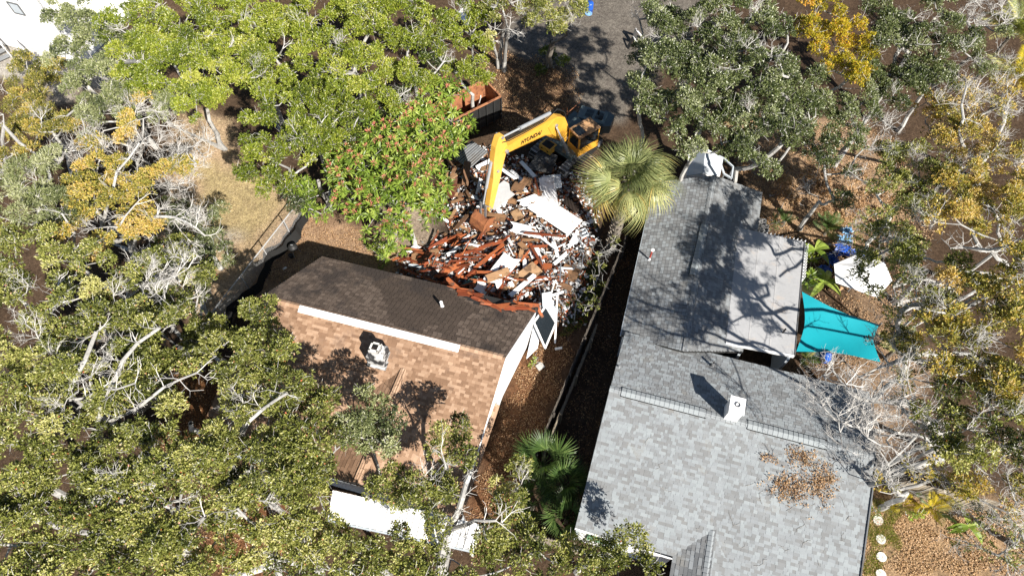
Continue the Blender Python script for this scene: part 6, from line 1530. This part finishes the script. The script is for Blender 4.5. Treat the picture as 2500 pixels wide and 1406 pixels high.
# grey lean-to box behind the rear wing
sh = thing('garden_shed', 'pale grey shed with a slanted two-part roof at the end of the rear wing', 'shed', P(1708, 405))
ra, rb_ = P(1716, 424, 2.9), P(1722, 362, 2.9)
la, lb_ = P(1676, 430, 2.2), P(1682, 378, 2.2)
qa, qb = P(1757, 430, 2.3), P(1765, 388, 2.3)
G().sheet(la, ra, rb_, lb_, .05, .5).build('roof_panel', M_siding, sh); G().sheet(ra + UPZ * .01, qa, qb, rb_ + UPZ * .01, .05, .8).build('roof_panel', M_siding, sh)
G().prism([la * [1, 1, 0], qa * [1, 1, 0], qa - UPZ * .06, ra - UPZ * .08, la - UPZ * .06], hdir(ra, rb_) * 1.4, .8).build('shed_body', M_white, sh)
G().bar(la + UPZ * .04, lb_ + UPZ * .04, .06, .05, tint=.9).build('edge_strip', M_white, sh)
fr = thing('open_frame', 'white-edged open dark frame right of the pale grey shed', 'frame', P(1780, 415))
fc = [P(1768, 425, 1.9), P(1786, 436, 1.9), P(1790, 408, 1.9), P(1768, 388, 1.9), P(1752, 380, 1.9)]
for i in range(5): G().bar(fc[i], fc[(i + 1) % 5], .09, .12, tint=.6).build('frame_bar', M_siding, fr)
for p in fc[:4]: G().bar(p * [1, 1, 0], p - UPZ * .05, .07, .07, up=(1, 0, 0), tint=.4).build('post', M_grey, fr)
# ---------------------------------------------------------------- garden
def sail(name, label, cs, mat, sag, tint, th=.01, n=14, posts=True):
    c = [np.asarray(p, float) for p in cs]; t_ = thing(name, label, 'shade sail', sum(c) / 4 * [1, 1, 0])
    V, T = [], []
    for i in range(n + 1):
        for j in range(n + 1):
            u, v = i / n, j / n
            uu = u; vv_ = v
            p = c[0] * (1 - u) * (1 - v) + c[1] * u * (1 - v) + c[2] * u * v + c[3] * (1 - u) * v
            ctr = sum(c) / 4
            pull = .14 * (math.sin(math.pi * u) * (2 * v - 1) ** 2 + math.sin(math.pi * v) * (2 * u - 1) ** 2)
            p = p + (ctr - p) * pull; p[2] -= sag * math.sin(math.pi * u) * math.sin(math.pi * v)
            V.append(p)
    Q = [[i * (n + 1) + j, (i + 1) * (n + 1) + j, (i + 1) * (n + 1) + j + 1, i * (n + 1) + j + 1] for i in range(n) for j in range(n)]
    g = G(); g.add(V, Q, tint=tint); o = g.build('cloth', mat, t_, smooth=True)
    for p in c:
        g = G(); q = p + (p - sum(c) / 4) * .05; q = q * [1, 1, 0] + UPZ * (p[2] + .1); g.tube([q * [1, 1, 0], q], .04, 6, .5); g.tube([q, p], .01, 5, .5); g.build('post', M_grey, t_)
sail('shade_sail', 'teal shade cloth stretched beside the flat-roofed annexe', [P(1958, 712, 2.9), P(2146, 792, 2.6), P(2150, 884, 2.4), P(1944, 858, 2.6)], M_canvas_teal, .25, .6)
cn = thing('white_canopy', 'white hexagonal garden canopy under sparse branches right of the flat roof', 'canopy', P(2105, 670))
hp = [P(2036, 645, 2.1), P(2090, 622, 2.1), P(2160, 640, 2.1), P(2178, 685, 2.1), P(2142, 727, 2.1), P(2040, 690, 2.1)]
ap = sum(hp) / 6 + UPZ * .45
for i in range(6):
    g = G(); a, b_ = hp[i], hp[(i + 1) % 6]; g.add([a, b_, ap, (a + b_ + ap) / 3 - UPZ * .05], [], [[0, 1, 3], [1, 2, 3], [2, 0, 3]], .75); g.build('canopy_panel', M_canvas_white, cn)
    g = G(); g.tube([a + UPZ * .01, ap + UPZ * .01], .014, 5, .9); g.build('canopy_rib', M_white, cn)
g = G(); g.tube([ap * [1, 1, 0], ap], .04, 8, .5); g.build('pole', M_steel, cn)
# blue tarpaulin heap
for k, (x, y, s, mt2, lb) in enumerate(((2062, 610, .55, M_blue, 'largest crumpled blue tarpaulin fold above the white canopy'), (2030, 630, .4, M_blue, 'dark blue crumpled tarpaulin piece left of the white canopy'), (2098, 622, .35, M_blue, 'blue tarpaulin scrap touching the top of the white canopy'), (2064, 585, .35, M_lightblue, 'light blue crumpled sheet above the blue tarpaulin'), (2013, 657, .28, M_blue, 'small bright blue tarpaulin scrap among the banana leaves'), (2068, 560, .3, M_lightblue, 'small pale blue sheet in the dry leaves'))):
    r = np.random.default_rng(k); n = 9; c = P(x, y, .5 if k else .9)
    V = [c + np.array([(i / n - .5) * 2 * s, (j / n - .5) * 2 * s * .8, 0]) + r.normal(0, .09, 3) for i in range(n + 1) for j in range(n + 1)]
    Q = [[i * (n + 1) + j, (i + 1) * (n + 1) + j, (i + 1) * (n + 1) + j + 1, i * (n + 1) + j + 1] for i in range(n) for j in range(n)]
    g = G(); g.add(V, Q, tint=.6); tag(g.build('tarpaulin', mt2), lb, 'tarpaulin')
ch_ = thing('garden_chair', 'tan upright garden chair between the white canopy and the teal shade cloth', 'chair', P(2035, 712))
q = P(2035, 712, 0); A = tilt_axes(.5, 0, 0)
G().box(q + UPZ * .45, (.5, .5, .05), A, .7).build('seat', M_wood_tan, ch_); G().box(q + A[1] * .24 * -1 + UPZ * .78, (.5, .05, .6), A, .8).build('backrest', M_wood_tan, ch_)
for sx in (-1, 1):
    for sy in (-1, 1): G().bar(q + A[0] * sx * .21 + A[1] * sy * .21, q + A[0] * sx * .21 + A[1] * sy * .21 + UPZ * .43, .04, .04, up=A[0], tint=.5).build('leg', M_wood_tan, ch_)
pt = thing('glazed_pot', 'round glossy blue pot below the lower edge of the teal shade cloth', 'pot', P(2008, 878))
g = G(); g.lathe(P(2008, 878, 0), [(.18, 0), (.33, .2), (.38, .42), (.3, .62), (.2, .7), (.24, .74)], 18, .9); g.build('body', M_blue, pt, smooth=True)
g = G(); g.lathe(P(2008, 878, .66), [(.17, 0), (.17, .02)], 14, .1); g.build('soil', M_dark, pt)
tag(G().sheet(P(1975, 852, .5), P(2035, 866, .5), P(2030, 885, .5), P(1972, 872, .5), .04, .2).build('slate_table_top', M_slate), 'dark low table top behind the round blue pot', 'table top')
# stepping stones
for k, (x, y, lb) in enumerate(((2143, 1270, 'pinkish stepping stone with fallen petals nearest the plank fence'), (2150, 1316, 'second stepping stone from the plank fence beside the grey roof'), (2151, 1359, 'third stepping stone from the plank fence beside the grey roof'), (2150, 1401, 'stepping stone cut by the bottom edge of the picture'))):
    c = P(x, y, 0); r = random.Random(k)
    poly = [c + np.array([.25 * math.cos(a) * r.uniform(.93, 1.05), .24 * math.sin(a) * r.uniform(.93, 1.05), .0]) for a in np.linspace(0, 6.28, 15)[:-1]]
    tag(G().prism(poly, UPZ * .06, .5 if k == 0 else .9).build('stepping_stone', M_stone), lb, 'stepping stone')
cpt = P(2146, 1272, .08); leaf_mesh('fallen_petals', cpt + np.c_[LR_.normal(0, .16, 26), LR_.normal(0, .2, 26), np.zeros(26)], np.tile([0, 0, .1], (26, 1)), 2, .05, .04, M_bud, .3, .1, None, kind='stuff')['label'] = 'pink petals fallen round the first stepping stone'
# kettle barbecue by the chain-link fence
bq = thing('kettle_barbecue', 'black kettle barbecue on thin legs behind the back corner of the brown house', 'barbecue', P(722, 618))
c = P(722, 618, 0)
g = G(); g.lathe(c + UPZ * .62, [(.08, -.2), (.27, -.05), (.3, .05), (.27, .16), (.12, .27), (.02, .29)], 16, .5); g.build('kettle', M_black, bq, smooth=True)
for a in (.4, 2.5, 4.6): g = G(); g.tube([c + np.array([.32 * math.cos(a), .32 * math.sin(a), 0]), c + np.array([.18 * math.cos(a), .18 * math.sin(a), .55])], .015, 5, .9); g.build('leg', M_steel, bq)
g = G(); g.box(c + UPZ * .92, (.14, .03, .03), None, .9); g.build('handle', M_steel, bq)
g = G(); g.lathe(P(712, 628, 0), [(.1, 0), (.14, .05), (.15, .28), (.13, .28)], 12, .6); tag(g.build('charcoal_bucket', M_black), 'small dark bucket beside the kettle barbecue', 'bucket')
tag(G().sheet(P(689, 655, .03), P(698, 651, .03), P(701, 654, .03), P(692, 659, .03), .02, .9).build('paper_scrap', M_panel), 'small white scrap on the shaded ground below the barbecue', 'paper')
# white lid in the gap of the oaks
tag(G().sheet(P(950, 250, 1.2), P(965, 240, 1.2), P(984, 244, 1.1), P(972, 256, 1.0), .05, .9).build('white_sheet', M_white), 'white folded sheet glimpsed between the oak and the mango tree', 'sheet')
# drive: blue barrel, propped boards
br_t = thing('blue_barrel', 'tall blue plastic barrel at the top edge on the sandy drive', 'barrel', P(1437, 34))
g = G(); g.lathe(P(1437, 34, 0), [(.27, 0), (.31, .08), (.31, .5), (.33, .53), (.31, .56), (.31, .95), (.27, 1.05)], 18, .7); g.build('body', M_blue, br_t, smooth=True)
g = G(); g.lathe(P(1437, 34, 1.05), [(.28, 0), (.28, .03)], 18, .5); g.box(P(1437, 34, 1.1), (.2, .2, .03), None, .9); g.build('lid', M_lightblue, br_t)
pb_ = thing('trestle_sign', 'black and white folding frame at the right edge of the sandy drive', 'frame', P(1560, 100))
for a, b_, mt2, tn in ((P(1548, 112, 0), P(1553, 72, 1.0), M_black, .5), (P(1572, 95, 0), P(1553, 72, 1.0), M_panel, .9), (P(1532, 118, 0), P(1547, 92, .8), M_black, .5), (P(1562, 110, 0), P(1547, 92, .8), M_panel, .9)):
    G().bar(a, b_, .3, .03, tint=tn).build('leaf_board', mt2, pb_)
tag(G().sheet(P(1150, 60, .1), P(1130, 20, .1), P(1118, 30, .1), P(1135, 66, .1), .03, .8).build('pale_board', M_panel), 'pale board on the ground behind the tree by the drive', 'board')
for (x, y, lb) in ((790, 1335, 'small red flower pot seen through the oak at the bottom edge'), (735, 1262, 'red plastic scrap under the yellow-leaved oak')):
    g = G(); g.lathe(P(x, y, 1.2), [(.12, 0), (.16, .2), (.1, .24)], 10, .9); tag(g.build('flower_pot', M_redpipe), lb, 'pot')
# tan porch roof slope seen left of the brown house
pc2 = thing('tan_porch_roof', 'small tan shingled porch roof corner below the left end of the brown house', 'porch roof', P(520, 985))
roof(pc2, P(505, 1015, 2.4), P(590, 1035, 2.4), P(600, 935, 2.9), P(545, 925, 2.9), M_tile_brown, 0, base=.7, spread=.2, seed=51)

# ---------------------------------------------------------------- ground litter and grass
def scatter(name, label, poly, n, L, W, mat, tb, up=.9, k=1, z=.03, spread=.8, aup=.05):
    pw_ = np.array(gpoly(poly)); r = LR_
    C = np.c_[r.uniform(pw_[:, 0].min(), pw_[:, 0].max(), n * 3), r.uniform(pw_[:, 1].min(), pw_[:, 1].max(), n * 3)]
    dens = vnoise(C[:, 0], C[:, 1], 1.3, 12) + r.normal(0, .4, len(C))
    C = C[in_poly(C[:, 0] + .3 * np.sin(C[:, 1] * 3), C[:, 1] + .3 * np.sin(C[:, 0] * 2.6), pw_) & (dens > -.45)][:n]
    C = np.c_[C, ground_h(C[:, 0], C[:, 1]) - .03 + z]
    o = leaf_mesh(name, C, np.tile([0, 0, aup], (len(C), 1)), k, L, W, mat, tb + r.normal(0, .2, len(C)), .1, None, up=up, spread=spread, kind='stuff', off=.02)
    o['label'] = label
scatter('leaf_litter', 'tan fallen leaves over the dry yard at the right', [(1760, 280), (2150, 300), (2280, 520), (2200, 900), (1980, 900), (1990, 600), (1860, 560)], 16000, .11, .06, M_leaf_tan, .6)
scatter('leaf_litter', 'tan fallen leaves over the lawn in the bottom right corner', [(2110, 1200), (2500, 1230), (2500, 1406), (2100, 1406)], 12000, .09, .05, M_leaf_tan, .75)
scatter('leaf_litter', 'reddish brown fallen leaves beside the white gable wall', [(1290, 840), (1420, 770), (1310, 1120), (1180, 1380), (1120, 1300)], 12000, .09, .05, M_leaf_tan, .35)
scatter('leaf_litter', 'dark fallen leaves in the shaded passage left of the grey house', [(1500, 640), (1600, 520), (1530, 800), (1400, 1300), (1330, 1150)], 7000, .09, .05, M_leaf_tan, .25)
scatter('leaf_litter', 'brown fallen leaves under the drive trees', [(1180, 120), (1400, 160), (1430, 300), (1240, 330), (1170, 250)], 6000, .11, .06, M_leaf_tan, .5)
scatter('leaf_litter', 'brown fallen leaves behind the brown house', [(720, 520), (1010, 600), (1010, 700), (620, 760), (560, 760)], 7000, .09, .05, M_leaf_tan, .5)
scatter('leaf_litter', 'rusty fallen leaves in the clearing left of the brown house', [(400, 880), (640, 880), (700, 1406), (430, 1406)], 8000, .1, .055, M_leaf_tan, .35)
scatter('dry_grass', 'dry yellow-green grass over the left yard', [(430, 270), (570, 290), (600, 410), (730, 480), (650, 620), (560, 700), (420, 560)], 15000, .10, .014, M_grass_dry, .6, up=.2, k=2, spread=.7, aup=.7)
scatter('grass', 'thin green grass along the house edge of the bottom right lawn', [(2115, 1220), (2200, 1230), (2170, 1406), (2110, 1406)], 5000, .10, .012, M_leaf_bright, .6, up=.2, k=2, spread=.6, aup=.8)
scatter('weeds', 'dark green weeds in the strip right of the rubble', [(1360, 730), (1440, 620), (1480, 640), (1420, 800), (1370, 820)], 3500, .09, .03, M_leaf_bright, .3, up=.4, k=3)
for (x, y) in ((500, 470), (560, 500), (620, 520), (560, 380), (520, 550)):
    pass
